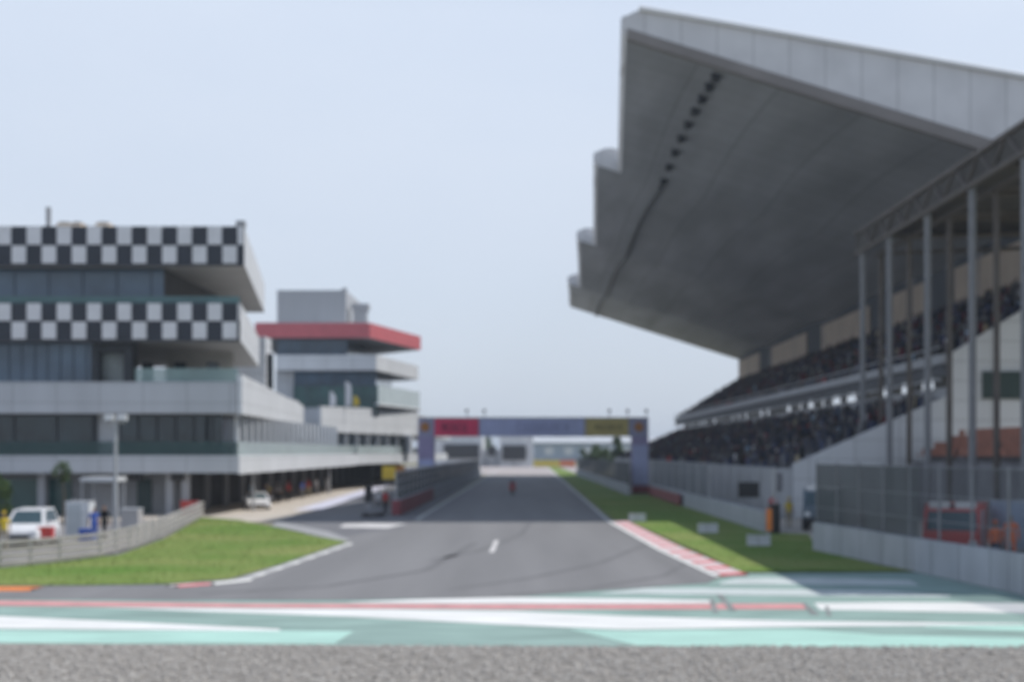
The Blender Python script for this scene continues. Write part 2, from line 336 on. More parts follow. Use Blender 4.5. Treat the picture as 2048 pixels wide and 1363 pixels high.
# grass
gl_poly = [G(695, 1083), G(640, 1074), G(545, 1053), G(480, 1040), G(404, 1034), G(330, 1076), G(240, 1109), G(120, 1124), G(0, 1136), G(-500, 1160), G(-500, 1172), G(0, 1171), G(200, 1170), G(330, 1168), G(460, 1158), G(560, 1129)]
flat("left_lawn", gl_poly, GRASS, 0.03)
gr_poly = [(6.05, 400), (9.3, 400), (10.0, 141), (12.9, 140), (13.0, 75.2), (15.0, 74), (13.0, 62), (13.6, 54), G(1830, 1143), G(1480, 1143), (7.55, 60), (6.4, 87), (5.6, 88), (5.7, 150)]
flat("right_lawn", gr_poly, GRASS, 0.03)
flat("access_road", [(13.05, 74.6), (13.05, 62.4), (26, 60), (40, 90), (16.0, 91)], BEIGE, 0.012)
def inside(p, poly):
    x, y = p; r = False
    for i in range(len(poly)):
        (x1, y1), (x2, y2) = poly[i], poly[i - 1]
        if (y1 > y) != (y2 > y) and x < (x2 - x1) * (y - y1) / (y2 - y1) + x1: r = not r
    return r
b = MB(); n = 0
for poly, (xa, xb, ya, yb), cnt in ((gl_poly, (-26, -9, 43, 93), 9000), (gr_poly, (5.6, 15, 46, 130), 7000)):
    k_ = 0; tries = 0
    while k_ < cnt and tries < 60000:
        tries += 1
        x, y = random.uniform(xa, xb), random.uniform(ya, yb)
        if not inside((x, y), poly): continue
        k_ += 1; a = random.uniform(0, 6.3); h = random.uniform(0.015, 0.06); ww = random.uniform(0.02, 0.05)
        dx, dy = math.cos(a) * ww, math.sin(a) * ww
        b.add([(x - dx, y - dy, 0.02), (x + dx, y + dy, 0.02), (x + random.uniform(-.06, .06), y + random.uniform(-.06, .06), 0.03 + h)], [(0, 1, 2)], BLADE)
kind(b.build("grass", fix=False), 'stuff')
# kerbs
def kerb(name, edge, wd, h, seg, mats):
    b = MB()
    for i in range(len(edge) - 1):
        p, q = Vector((*edge[i], 0)), Vector((*edge[i + 1], 0)); L = (q - p).length; d = (q - p) / L; nn = Vector((d.y, -d.x, 0)) * wd
        k_ = max(1, round(L / seg))
        for j in range(k_):
            a, c = p + d * L * j / k_, p + d * L * (j + 1) / k_
            m = mats[(j + i) % len(mats)]
            b.add([a + Vector((0, 0, .014)), c + Vector((0, 0, .014)), c + nn + Vector((0, 0, h)), a + nn + Vector((0, 0, h)), c + nn * 1.06, a + nn * 1.06],
                  [(0, 1, 2, 3), (3, 2, 4, 5)], m)
    o = b.build(name, fix=False)
    return kind(o, 'structure')
KP = M("faded kerb pink", (0.66, 0.54, 0.54), 0.7, 0.1, 2.0)
kerb("right_kerb", [(5.36, 88), (6.13, 62), G(1445, 1151)][::-1], 0.9, 0.06, 0.9, [KERBRED, KP, KP])
KG = M("grey kerb", (0.46, 0.46, 0.46), 0.75, 0.1, 2.0)
kerb("left_kerb", [G(330, 1170), G(470, 1160), G(560, 1131), G(690, 1087)], 0.35, 0.05, 0.9, [WPAINT, KG, KG])
kerb("left_kerb", [G(340, 1170.5), G(405, 1166), G(480, 1158)], 0.55, 0.062, 1.3, [KERBRED, WPAINT])
kerb("left_kerb", [G(200, 1171), G(335, 1171)], 0.3, 0.05, 1.0, [KG])
kerb("left_kerb", [G(-120, 1173), G(88, 1173)], 1.2, 0.07, 1.0, [ORANGE])
# gravel trap: bed and loose stones
flat("gravel_trap", [(-40, 8), (40, 8)] + gl[::-1], GRAVEL, 0.012)
b = MB()
for i in range(22000):
    x = random.uniform(-12.5, 12.5); y = random.uniform(24.6, 31.3)
    if y > 31.0 - 0.0 and False: continue
    ye = 4.4 * F / ((1287 if x < 0 else 1293) - VY)
    if y > ye - 0.05: continue
    r = random.choice((0.02, 0.03, 0.04, 0.05, 0.06)); q = lambda: r * random.uniform(0.65, 1.25)
    c = math.cos(i); s_ = math.sin(i)
    vs = [(q(), 0, 0), (0, q(), 0), (-q(), 0, 0), (0, -q(), 0), (0.2 * r, 0.1 * r, q() * 0.55), (0, 0, -0.4 * r)]
    vs = [(x + a * c - d * s_, y + a * s_ + d * c, 0.02 + r * 0.35 + e) for a, d, e in vs]
    b.add(vs, [(0, 1, 4), (1, 2, 4), (2, 3, 4), (3, 0, 4)], random.choice((STONE1, STONE1, STONE2, STONE3)))
kind(b.build("gravel", fix=False), 'stuff')

# ---------------------------------------------------------------- main grandstand
gs = thing("main_grandstand", "huge two tier grandstand with cantilevered grey roof beside the straight", "grandstand", (28, 175, 0))
secs = [(92, 133.5, 6.2, 8.7), (133.55, 181, 6.35, 8.6), (181.05, 227.5, 6.4, 8.4), (227.55, 260, 6.6, 7.8)]
def zu(x, t): return 32.15 - 0.313 * (x - 6.2) + 0.8 * math.sin(math.pi * t) * (1 if x > 7 else .5)
def zt(x, t): return 33.5 - 0.176 * (x - 7.6) + (0.25 - 0.5 * t)
for i, (d0, d1, xa, xb) in enumerate(secs):
    b = MB(); rings = []
    NT = 12
    for j in range(NT + 1):
        t = j / NT; D = d0 + (d1 - d0) * t; xf = xa + (xb - xa) * t
        XB = 41.5
        und = [(XB - (XB - xf - 0.35) * u / 6, None) for u in range(7)]
        ring = [(x, D, zu(x, t)) for x, _ in und]
        ring += [(xf + 0.02, D, zu(xf, t) + 0.35), (xf, D, zu(xf, t) + 0.9), (xf + 0.12, D, zu(xf, t) + 1.15), (xf + 0.45, D, zt(xf + 0.45, t) - 0.55), (xf + 0.95, D, zt(xf + 0.95, t) - 0.2), (xf + 1.6, D, zt(xf + 1.6, t))]
        ring += [(xf + 1.6 + (XB - xf - 1.6) * u / 4, D, zt(xf + 1.6 + (XB - xf - 1.6) * u / 4, t)) for u in range(1, 5)]
        rings.append(ring)
    n = len(rings[0]); base_i = len(b.v)
    vs = [p for r_ in rings for p in r_]
    fu, ft = [], []
    for j in range(NT):
        for k_ in range(n):
            k2 = (k_ + 1) % n; f = (j * n + k_, j * n + k2, (j + 1) * n + k2, (j + 1) * n + k_)
            (fu if k_ < 6 else ft).append(f)
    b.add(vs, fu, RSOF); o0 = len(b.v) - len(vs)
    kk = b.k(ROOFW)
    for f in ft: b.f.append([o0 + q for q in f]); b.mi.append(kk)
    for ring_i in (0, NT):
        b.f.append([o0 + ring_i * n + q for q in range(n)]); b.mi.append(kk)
    b.build("roof_section", gs)
    rb = MB()   # dark strip painting the shadow band under the roof's near edge
    rb.add([(xa + 0.4, d0 - 0.12, zu(xa + .4, 0) - 0.25), (41.3, d0 - 0.12, zu(41.3, 0) - 0.25), (41.3, d0 - 0.12, zu(41.3, 0) + 0.75), (xa + 0.4, d0 - 0.12, zu(xa + .4, 0) + 0.45),
            (xa + 0.4, d0 + 0.5, zu(xa + .4, 0) - 0.25), (41.3, d0 + 0.5, zu(41.3, 0) - 0.25), (41.3, d0 + 0.5, zu(41.3, 0) + 0.75), (xa + 0.4, d0 + 0.5, zu(xa + .4, 0) + 0.45)],
           [(0, 1, 2, 3), (4, 7, 6, 5), (0, 4, 5, 1), (3, 2, 6, 7), (0, 3, 7, 4), (1, 5, 6, 2)], RRIM)
    if i == 0: MB().tube([(xa + 1.2, d0 - .1, zt(xa + 1.2, 0) + .02), (41.4, d0 - .1, zt(41.4, 0) + .02)], .2, CARW, 10).build("sunlit_edge_tube", gs)  # white tube added for the bright sunlit strip along the roof's top edge
    if i == 0: rb.build("rim_shadow_strip", gs)
    if i == 0:
        for j in range(9):
            t = 0.07 + 0.88 * (j / 8) ** 1.15; D = d0 + (d1 - d0) * t; z = zu(12.9, t)
            MB().box(12.6, 13.2, D - 0.5, D + 0.5, z - 0.45, z + 0.1, LAMPD).build("roof_light", gs)
    else:
        MB().tube([(12.9, d0 + .1 + (d1 - d0 - .2) * q / 12, zu(12.9, q / 12) - .12) for q in range(13)], .24, LAMPD, 6).build("lamp_rail", gs)
def tier(name, x0, x1, z0, z1, rows, y0, y1, drop):
    prof = [(x0, z0 - drop)]; dx, dz = (x1 - x0) / rows, (z1 - z0) / rows
    for r in range(rows): prof += [(x0 + r * dx, z0 + r * dz), (x0 + (r + 1) * dx, z0 + r * dz)]
    prof += [(x1, z1), (x1, z1 - drop)]
    MB().exy(prof, y0, y1, STEP).build(name, gs)
    return [(x0 + (r + .35) * dx, z0 + r * dz) for r in range(rows)]
up = tier("upper_tier", 28.0, 39.6, 10.5, 17.6, 15, 92.0, 260, 1.0)
lo = tier("lower_tier", 16.6, 28.0, 3.0, 7.8, 15, 92.0, 258, 1.2)
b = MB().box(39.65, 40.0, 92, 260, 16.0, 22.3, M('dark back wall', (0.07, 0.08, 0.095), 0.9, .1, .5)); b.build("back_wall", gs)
for y0, y1 in ((236, 259), (196, 224), (160, 186), (138, 150), (94, 128)):
    MB().box(39.45, 39.63, y0, y1, 17.7, 21.3 , TANW).build("back_panel", gs)
MB().box(27.75, 27.985, 92, 260, 9.45, 10.25, M('dark tier fascia', (0.10, 0.105, 0.115), .8, .1, .6)).build('tier_fascia', gs)
MB().box(27.55, 27.98, 92, 260, 10.28, 10.9, PARAP).build("upper_parapet", gs)
MB().tube([(27.4, 92, 11.35), (27.4, 260, 11.35)], 0.06, STEELG).tube([(27.4, 92, 9.2), (27.4, 260, 9.2)], 0.10, STEELG).build("handrail", gs)
y = 96
while y < 258:      # concourse posts and panels leaving bright gaps
    MB().box(28.6, 29.1, y, y + 0.6, 7.0, 10.6, STEP).build("concourse_column", gs)
    if random.random() < 0.6: MB().box(29.3, 29.4, y + .7, y + random.uniform(1.5, 3.2), 7.0, 10.0, GREYW).build("concourse_panel", gs)
    y += 6.0
MB().box(28.05, 28.35, 92, 258, 6.5, 8.75, PARAP).build("concourse_wall", gs)
MB().exx([(91.4, 0), (91.9, 0), (91.9, 10.0), (91.4, 10.0)], 16.6, 27.9, CLAD)   # unused builder kept trivial
ew = MB(); ew.exy([(17.6, 0), (41.0, 0), (41.0, 18.6), (39.6, 18.0), (28.0, 10.9), (28.0, 8.2), (17.6, 3.6)], 91.4, 91.96, CLAD); ew.build("end_wall", gs)
MB().box(30.0, 32.8, 91.2, 91.38, 7.9, 9.7, M("dark green screen", (0.03, 0.055, 0.05), 0.4, 0.1, 1.0)).build("screen", gs)
b = MB()
arc = [(16.2 + 1.9 - 1.9 * math.cos(a), 91.6 + 1.9 - 1.9 * math.sin(a)) for a in [k_ * math.pi / 16 for k_ in range(9)]]
b.prism(arc + [(18.1, 93.5)], 0, 3.3, PARAP)
b.build("rounded_corner", gs, smooth=False)
b = MB().box(16.2, 16.55, 93.55, 258, 0.0, 3.35, PARAP)
for yy in range(96, 258, 5): b.box(16.12, 16.19, yy, yy + 0.25, 0.0, 3.3, STEELG)
b.build("front_wall", gs)
for yy in range(100, 258, 21): MB().tube([(39.9, yy, 0), (39.9, yy, 22)], 0.5, STEP, 12).tube([(29.8, yy, 0), (29.8, yy, 10.0)], 0.45, STEP, 12).build("column", gs)

def crowd(name, rows, y0, y1, p, label, bright):
    b = MB(); cs = [C_NVY, C_BLK, cloth('charcoal', (0.11, 0.11, 0.12)), C_NVY, cloth('charcoal', (0.11, 0.11, 0.12)), C_GRY, cloth("maroon", (0.12, 0.02, 0.03)), cloth("dim blue", (0.09, 0.11, 0.20)), cloth('slate', (0.06, 0.065, 0.08))]
    for (x, z) in rows:
        y = y0 + random.random()
        while y < y1:
            if random.random() < p and (y - y0) % 14 > 1.3:
                m = random.choice(cs) if random.random() > bright else random.choice((C_WHT, C_PBL, C_RED, C_WHT, C_TAN))
                a, h = random.uniform(.17, .23), random.uniform(.55, .95); jx = random.uniform(-.08, .08); X = x + jx
                b.add([(X - .14, y - a, z), (X + .16, y - a, z), (X + .16, y + a, z), (X - .14, y + a, z),
                       (X - .10, y - a * .9, z + h), (X + .10, y - a * .9, z + h), (X + .10, y + a * .9, z + h), (X - .10, y + a * .9, z + h)],
                      [(4, 5, 6, 7), (0, 1, 5, 4), (1, 2, 6, 5), (2, 3, 7, 6), (3, 0, 4, 7)], m)
                zz = z + h + .16; hm = random.choice((HAIR, HAIR, cloth('dim face', (0.12, 0.085, 0.07)), HAIR))
                b.add([(X - .1, y, zz), (X, y - .09, zz), (X + .1, y, zz), (X, y + .09, zz), (X, y, zz + .13), (X, y, zz - .18)],
                      [(0, 1, 4), (1, 2, 4), (2, 3, 4), (3, 0, 4), (1, 0, 5), (2, 1, 5), (3, 2, 5), (0, 3, 5)], hm)
            y += random.uniform(.55, .8)
    o = b.build(name, fix=False); kind(o, 'stuff'); tag(o, label, "crowd")
crowd("upper_crowd", up, 92.6, 259, 0.66, "dense dark crowd of spectators filling the upper tier of the grandstand", 0.025)
crowd("lower_crowd", lo, 93.0, 257, 0.72, "dense dark crowd of spectators filling the lower tier of the grandstand", 0.045)

# ---------------------------------------------------------------- near covered stand on the right
ns = thing("covered_stand", "tall steel canopy stand with orange seats behind the debris fence", "grandstand", (30, 70, 0))
PY = [95, 88, 79.6, 71.6, 64, 56.5, 49]
MB().box(24.0, 41, 45.5, 96.5, 19.55, 19.75, DECKD).build("canopy_deck", ns)
b = MB()
for (x, z) in ((22.8, 19.5), (22.8, 18.1), (24.2, 19.5), (24.2, 18.0)): b.tube([(x, 45.5, z), (x, 96.6, z)], 0.16, STEELD, 6)
b.box(22.86, 22.9, 45.5, 96.5, 18.15, 19.4, M('dark fascia mesh', (0.075, 0.07, 0.064), .8, .2, .5, alpha=.85))
yy = 46
while yy < 94:
    b.tube([(22.8, yy, 19.5), (22.8, yy + 2, 18.1)], 0.08, STEELD, 6).tube([(22.8, yy + 2, 18.1), (22.8, yy + 4, 19.5)], 0.08, STEELD, 6); yy += 4
b.build("edge_truss", ns)
for p in PY:
    MB().tube([(24.3, p, 19.2), (40.8, p, 19.3)], 0.16, STEELD, 6).tube([(24.3, p, 18.0), (40.8, p, 18.6)], 0.12, STEELD, 6).build("canopy_beam", ns)
    MB().tube([(23.0, p, 0), (23.0, p, 18.2)], 0.20, POSTG, 10).build("front_post", ns)
    MB().tube([(24.25, p, 0), (24.25, p, 18.1)], 0.17, STEELD, 10).build("rear_post", ns)
b = MB(); prof = [(25.0, 0.0), (25.0, 3.4)]
for r in range(4): prof += [(25.0 + r * .8, 3.4 + (r + 1) * .40), (25.8 + r * .8, 3.4 + (r + 1) * .40)]
prof += [(28.2, 0)]
b.exy(prof, 40, 90, STEP); b.build("seating_steps", ns)
b = MB()
for r in range(4):
    y = 40.5
    while y < 89.5:
        x, z = 25.15 + r * .8, 3.4 + (r + 1) * .40
        b.box(x, x + .42, y, y + .45, z + .36, z + .42, SEATO); b.box(x + .38, x + .45, y, y + .45, z + .42, z + .82, SEATO)
        y += 0.58 if random.random() < .96 else 1.16
o = b.build("seats", ns, fix=False); kind(o, 'stuff')

# ---------------------------------------------------------------- right barrier wall and debris fences
def barrier(name, label, a, c, h, fh, netm, post_gap, cat="barrier", group=None):
    p, q = Vector((*a, 0)), Vector((*c, 0)); d = (q - p); L = d.length; d /= L; nn = Vector((d.y, -d.x, 0))
    t = thing(name, label, cat, (p + q) / 2, group)
    k_ = max(1, round(L / 4))
    b = MB()
    for j in range(k_):
        s0, s1 = p + d * (L * j / k_ + 0.02), p + d * (L * (j + 1) / k_ - 0.02)
        hh = h + random.uniform(-.015, .015)
        pl = [s0 + nn * .2, s1 + nn * .2, s1 - nn * .2, s0 - nn * .2]
        b.prism([(v.x, v.y) for v in pl], 0, hh, WALLC)
    b.build("concrete_wall", t)
    if fh:
        np_ = max(1, round(L / post_gap)); off = nn * 0.0
        for j in range(np_ + 1):
            s0 = p + d * L * j / np_
            MB().tube([s0 + Vector((0, 0, h - .1)), s0 + Vector((0, 0, fh + .1))], 0.05, POSTG, 8).build("fence_post", t)
        cuts = [0, .57, 1] if netm is NET else [0, 1]
        for c0, c1 in zip(cuts, cuts[1:]):
            a_, b_ = p.lerp(q, c0), p.lerp(q, c1)
            MB().add([a_ + Vector((0, 0, h)), b_ + Vector((0, 0, h)), b_ + Vector((0, 0, fh)), a_ + Vector((0, 0, fh))], [(0, 1, 2, 3)], NETL if (c1 < 1) else netm).build("debris_mesh", t, fix=False)
        b = MB()
        for z in (h + .7, (h + fh) / 2 + .3, fh): b.tube([p + Vector((0, 0, z)), q + Vector((0, 0, z))], 0.018, POSTG, 6)
        b.build("fence_wire", t)
    return t
barrier("barrier_wall", "grey concrete wall with tall debris fence at the right edge", (16.2, 36), (12.95, 62), 1.25, 3.85, NET, 2.6)
barrier("barrier_wall", "grey concrete wall with fence along the front of the grandstand", (13.1, 75.2), (12.6, 140), 1.15, 0, NETD, 3)
f2 = barrier("barrier_wall", "far pale wall with dark fence beyond the banner gantry", (10.4, 141), (9.4, 262), 1.1, 3.3, NETD, 5)
t = thing("debris_fence", "slim debris fence on posts in front of the grandstand lower wall", "fence", (12.9, 108, 0))
for yy in range(98, 141, 6): MB().tube([(12.9 - .0025 * (yy - 75), yy, 1.1), (12.9 - .0025 * (yy - 75), yy, 3.6)], 0.06, STEELG).build("fence_post", t)
MB().add([(12.86, 98, 1.15), (12.7, 140, 1.15), (12.7, 140, 3.5), (12.86, 98, 3.5)], [(0, 1, 2, 3)], M("light debris mesh", (0.09, 0.11, 0.13), 0.7, 0.1, 0.6, alpha=0.45)).build("debris_mesh", t, fix=False)
t = tag(MB().box(12.25, 12.36, 112, 140, 0.1, 1.0, ADRED).box(12.2, 12.25, 112, 140, 1.0, 1.06, STEELG).build("advert_board"), "long dull red advert board on the wall below the grandstand", "advert board")

# ---------------------------------------------------------------- pit wall on the left of the track
pw = thing("pit_wall", "long pit wall with red adverts below dark fencing left of the straight", "barrier", (-8.9, 160, 0))
b = MB()
for yy in range(95, 262, 4): b.box(-9.3, -8.75, yy, yy + 3.96, 0, 1.15, WALLC)
b.build("concrete_wall", pw)
MB().box(-8.74, -8.68, 95, 128, 0.08, 1.1, ADRED).box(-9.3, -8.75, 94.92, 94.99, 0.08, 1.1, ADRED).build("advert_board", pw)
for yy in range(95, 262, 4): MB().tube([(-9.0, yy, 1.1), (-9.0, yy, 3.05)], 0.07, STEELG).build("fence_post", pw)
MB().add([(-9.0, 95, 1.15), (-9.0, 261, 1.15), (-9.0, 261, 3.0), (-9.0, 95, 3.0)], [(0, 1, 2, 3)], NETD).build("debris_mesh", pw, fix=False)
b = MB()
for z in (1.8, 2.4, 3.0): b.tube([(-9.0, 95, z), (-9.0, 261, z)], 0.035, STEELG, 6)
b.build("fence_wire", pw)
for i, yy in enumerate((112, 128, 146, 168, 190)):
    t = thing("pit_stand", ["pit wall timing stand with grey awning nearest to the camera", "pit wall timing stand with grey awning second along the wall", "pit wall timing stand with grey awning just before the banner gantry",
                            "pit wall timing stand with grey awning just past the banner gantry", "farthest pit wall timing stand with grey awning"][i], "pit stand", (-10.4, yy, 0), "timing stands along the pit wall")
    MB().box(-11.4, -9.6, yy, yy + 4, 0.0, 0.9, GREYW).build("platform", t)
    MB().box(-11.6, -9.5, yy - .2, yy + 4.2, 2.75, 2.9, CLADG).build("awning", t)
    for (x, y2) in ((-11.4, yy + .1), (-9.6, yy + .1), (-11.4, yy + 3.9), (-9.6, yy + 3.9)): MB().tube([(x, y2, .9), (x, y2, 2.76)], .04, STEELG, 6).build("post", t)
    MB().box(-10.1, -9.8, yy + .4, yy + 3.6, 0.9, 1.9, PLASK).build("monitor_desk", t)
t = thing("yellow_hut", "yellow and orange signal board on the pit wall beside the gantry leg", "sign", (-9.9, 104, 0))
MB().box(-10.9, -9.9, 103.9, 104.1, 2.35, 3.35, YEL).box(-9.9, -9.2, 103.92, 104.08, 2.5, 3.4, OREM).build("panel", t)
MB().tube([(-10.6, 104, 0), (-10.6, 104, 2.4)], .05, STEELG).tube([(-9.6, 104, 0), (-9.6, 104, 2.5)], .05, STEELG).build("post", t)

# ---------------------------------------------------------------- banner gantry over the track
DG = 149.0
def P(px, py, D=DG): v = W(px, py, D); return v.x, v.z
gt = thing("banner_gantry", "banner gantry spanning the straight with crimson, lilac and olive panels", "gantry", (0.5, DG, 0))
xl0, xl1, xr0, xr1 = P(836, 0)[0], P(868, 0)[0], P(1264, 0)[0], P(1297, 0)[0]
ztop, zb = P(0, 836)[1], P(0, 872)[1]
MB().box(xl0, xl1, DG, DG + 1.6, 0, zb, GPURP).box(xl0 - .03, xl0 + .0, DG - .02, DG + .02, 0, zb, STEELG).build("left_leg", gt)
MB().box(xl0 + .05, xl1 - .05, DG - .04, DG - .003, 0.4, 3.6, GBLUE).build("leg_panel", gt)
MB().box(xr0, xr1, DG, DG + 1.6, 0, zb, GPURP).build("right_leg", gt)
MB().box(xr0 + .05, xr1 - .05, DG - .04, DG - .003, 1.0, 5.1, GBLUE).build("leg_panel", gt)
MB().box(xr0 - .1, xr1 + .1, DG - .1, DG + 1.7, 0, 0.75, ADRED).build("leg_base", gt)
MB().box(xl0, xr1, DG + .02, DG + 1.58, zb + .004, ztop, M("dusky violet frame", (0.34, 0.34, 0.48), 0.6, 0.08, 0.8)).build("beam", gt)
MB().box(xl0, xr1, DG - .06, DG + 1.66, ztop, ztop + .12, STEELG).build("beam_cap", gt)
def panel(name, x0, x1, mat, ink, tx0, tx1, nl, ht):
    X0, X1 = P(x0, 0)[0], P(x1, 0)[0]
    p = MB().box(X0, X1, DG - .05, DG + .01, zb + .02, ztop - .02, mat).build(name, gt)
    a, c = P(tx0, 0)[0], P(tx1, 0)[0]; b = MB(); wd = (c - a) / nl; zc = (zb + ztop) / 2
    for i in range(nl):     # illegible block lettering
        x = a + i * wd; s_ = wd * .22; lw = wd * .78; h = ht / 2
        b.box(x, x + s_, DG - .08, DG - .055, zc - h, zc + h, ink)
        k_ = random.choice((0, 1, 2, 3))
        if k_ != 1: b.box(x + lw - s_, x + lw, DG - .08, DG - .055, zc - h, zc + h * (1 if k_ else .1), ink)
        if k_ != 2: b.box(x + s_, x + lw - s_ + (s_ if k_ == 1 else 0), DG - .079, DG - .056, zc + h - s_ * .9, zc + h, ink)
        if k_ in (0, 3): b.box(x + s_, x + lw - s_, DG - .079, DG - .056, zc - .05, zc + .1, ink)
        if k_ in (1, 2): b.box(x + s_, x + lw - s_ + (s_ if k_ == 1 else 0), DG - .079, DG - .056, zc - h, zc - h + s_ * .9, ink)
    b.build("lettering", p, fix=False)
panel("crimson_panel", 869, 957, GRED, INKR, 884, 935, 5, 0.85)
panel("lilac_panel", 960, 1168, GBLUE, M("slate lettering", (0.30, 0.32, 0.50), .7, .1, 2.), 1034, 1140, 9, 1.0)
panel("olive_panel", 1171, 1257, GOLIV, M("brown lettering", (0.20, 0.16, 0.06), .7, .1, 2.), 1190, 1245, 7, 0.6)
for px in (850, 1278):
    x, z = P(px, 853)
    b = MB(); pts = [(x + .5 * math.cos(k_ * math.pi / 10), z + .5 * math.sin(k_ * math.pi / 10)) for k_ in range(20)]
    b.exy(pts, DG - .07, DG + .015, OREM); b.build("round_emblem", gt)
for px in (933, 968, 1220, 1256, 1294):
    x = P(px, 0)[0]
    MB().tube([(x, DG + .8, ztop + .12), (x, DG + .8, ztop + .95)], .05, STEELG, 6).box(x - .15, x + .15, DG + .6, DG + 1.0, ztop + .7, ztop + .98, LAMPD).build("gantry_lamp", gt)

# ---------------------------------------------------------------- chequered building at the left
D1 = 95.5
def B(px, py=903, D=D1): v = W(px, py, D); return v.x, v.z
cb = thing("chequered_building", "four storey pit building with two black and white chequered bands", "building", (-30, 105, 0))
z_r1, z_r0 = B(0, 453)[1], B(0, 530)[1]
z_s1, z_s0 = B(0, 606)[1], B(0, 681)[1]
z_p1, z_p0 = B(0, 763)[1], B(0, 826)[1]
z_a1, z_a0 = B(0, 910)[1], B(0, 945)[1]
XL = -48.0
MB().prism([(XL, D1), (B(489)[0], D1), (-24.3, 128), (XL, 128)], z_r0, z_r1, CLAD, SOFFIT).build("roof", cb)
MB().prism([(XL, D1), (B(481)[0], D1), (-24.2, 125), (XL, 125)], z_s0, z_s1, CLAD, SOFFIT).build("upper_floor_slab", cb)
def checks(zt_, zb_, xr):
    b = MB(); zm = (zt_ + zb_) / 2 + .05; cw = 30.1 * D1 / F; x0 = B(475)[0]; y0, y1 = D1 - .08, D1 - .004
    b.box(XL, B(xr)[0], y0 + .05, y1, zb_ - .06, zt_ + .02, CHKD)
    k_ = 0; x = x0
    while x > XL + cw:
        top_w = k_ % 2 == 1
        za, zc = (zm + .03, zt_ - .02) if top_w else (zb_ + .12, zm - .05)
        b.box(x - cw + .03, x - .03, y0 - .03, y0 + .046, za, zc, CHKW); x -= cw; k_ += 1
    b.box(x0 + .03, B(xr)[0] - .05, y0 - .03, y0 + .046, zm + .03, zt_ - .02, CHKW)
    return b
checks(z_r1, z_r0, 488).build("chequered_band", cb)
checks(z_s1, z_s0, 480).build("chequered_band", cb)
def glazing(x0, x1, y, z0, z1, mat, fr, gap, th=.10):
    b = MB().box(x0, x1, y, y + .08, z0, z1, mat); g = b.build("window", cb)
    b = MB(); x = x0
    while x <= x1 + .01: b.box(x - th / 2, x + th / 2, y - .07, y - .004, z0, z1, fr); x += gap
    b.box(x0, x1, y - .06, y - .005, z1 - th, z1, fr)
    b.build("frame", g); return g
TG = M("slate window frame", (0.06, 0.09, 0.13), .5, .05, 2.)
xg = B(326, 0, 97)[0]
glazing(XL, xg, 97.2, z_s1, z_r0, GLASS, TG, 2.4, .07)
MB().box(xg - .05, xg + .02, 97.28, 124, z_s1, z_r0, M("dark recess wall", (0.10, 0.095, 0.09), .8, .1, .5)).build("recess_wall", cb)
MB().box(XL, B(478)[0], D1 + .25, D1 + .31, z_s1, z_s1 + .5, M("teal balustrade glass", (0.10, 0.19, 0.195), .15, .1, .8, alpha=.85)).build("balustrade", cb)
glazing(XL, B(186, 0, 97)[0], 97.0, z_p1, z_s0, GLASS, TG, 0.9, .06)
MB().box(B(186, 0, 97)[0], B(200, 0, 97)[0], 96.6, 98, z_p1, z_s0, FRAME).box(B(250, 0, 97)[0], B(268, 0, 97)[0], 96.6, 98, z_p1, z_s0, FRAME).box(B(200, 0, 97)[0], B(250, 0, 97)[0], 96.7, 98, z_s0 - .7, z_s0, FRAME).build("portal_frame", cb)
MB().box(B(200, 0, 97)[0], B(250, 0, 97)[0], 97.6, 97.7, z_p1, z_s0 - .7, M("pale lobby glass", (0.22, 0.25, 0.25), .3, .3, .5)).build("lobby_window", cb)
g3 = MB().box(B(268, 0, 97)[0], -22.5, 106, 106.2, z_p1, z_s0, M("cream lobby wall", (0.42, 0.40, 0.36), .8, .2, .4)).build("terrace_wall", cb)
b = MB()
for x in (-29.5, -27, -24.5): b.box(x, x + .9, 105.85, 105.99, z_p1, z_p1 + 2.0, GLASSD)
b.build("terrace_window", g3)
MB().box(B(268)[0], B(474)[0], D1 + .3, D1 + .36, z_p1, z_p1 + .95, M("glass balustrade", (0.30, 0.42, 0.41), .15, .1, .8, alpha=.6)).build("balustrade", cb)
# parapet slab: shade on the front painted grey, sunlit flank left white
pw1 = [(XL, D1), (B(472)[0], D1), (-21.9, 133), (XL, 133)]
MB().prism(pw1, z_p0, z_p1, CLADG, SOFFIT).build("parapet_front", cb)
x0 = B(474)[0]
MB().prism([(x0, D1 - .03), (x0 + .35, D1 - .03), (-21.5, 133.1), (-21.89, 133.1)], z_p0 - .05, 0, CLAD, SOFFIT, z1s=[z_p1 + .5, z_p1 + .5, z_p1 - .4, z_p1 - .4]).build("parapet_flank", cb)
# second storey
glazing(XL, B(185, 0, 97.2)[0], 97.2, z_a1, z_p0, GLASSD, FRAME, 3.0, .14)
glazing(B(240, 0, 97.2)[0], B(446, 0, 97.2)[0], 97.2, z_a1, z_p0, GLASSD, FRAME, 1.3, .14)
MB().box(B(195, 0, 97.2)[0], B(240, 0, 97.2)[0], 97.3, 97.5, z_a1, z_p0, CLADG).box(B(185, 0, 97.2)[0], B(195, 0, 97.2)[0], 97.1, 97.5, z_a1, z_p0, FRAME).build("wall_panel", cb)
MB().box(XL, B(474)[0], D1 + .22, D1 + .28, z_a1, z_a1 + .95, M("dark green balustrade glass", (0.045, 0.10, 0.10), .15, .1, .8, alpha=.55)).build("balustrade", cb)
b = MB()
b.box(-22.6, -22.4, 97.2, 150, z_a1, z_p0, M('mid blue glass', (0.17, 0.22, 0.27), .15, .3, .3, spec=.6)); b.build("flank_glazing", cb)
y = 97.6
while y < 150:
    MB().box(-20.65, -20.38, y, y + .5, z_a1, z_p0 - .02, FRAMEW).build("flank_column", cb); y += 2.4
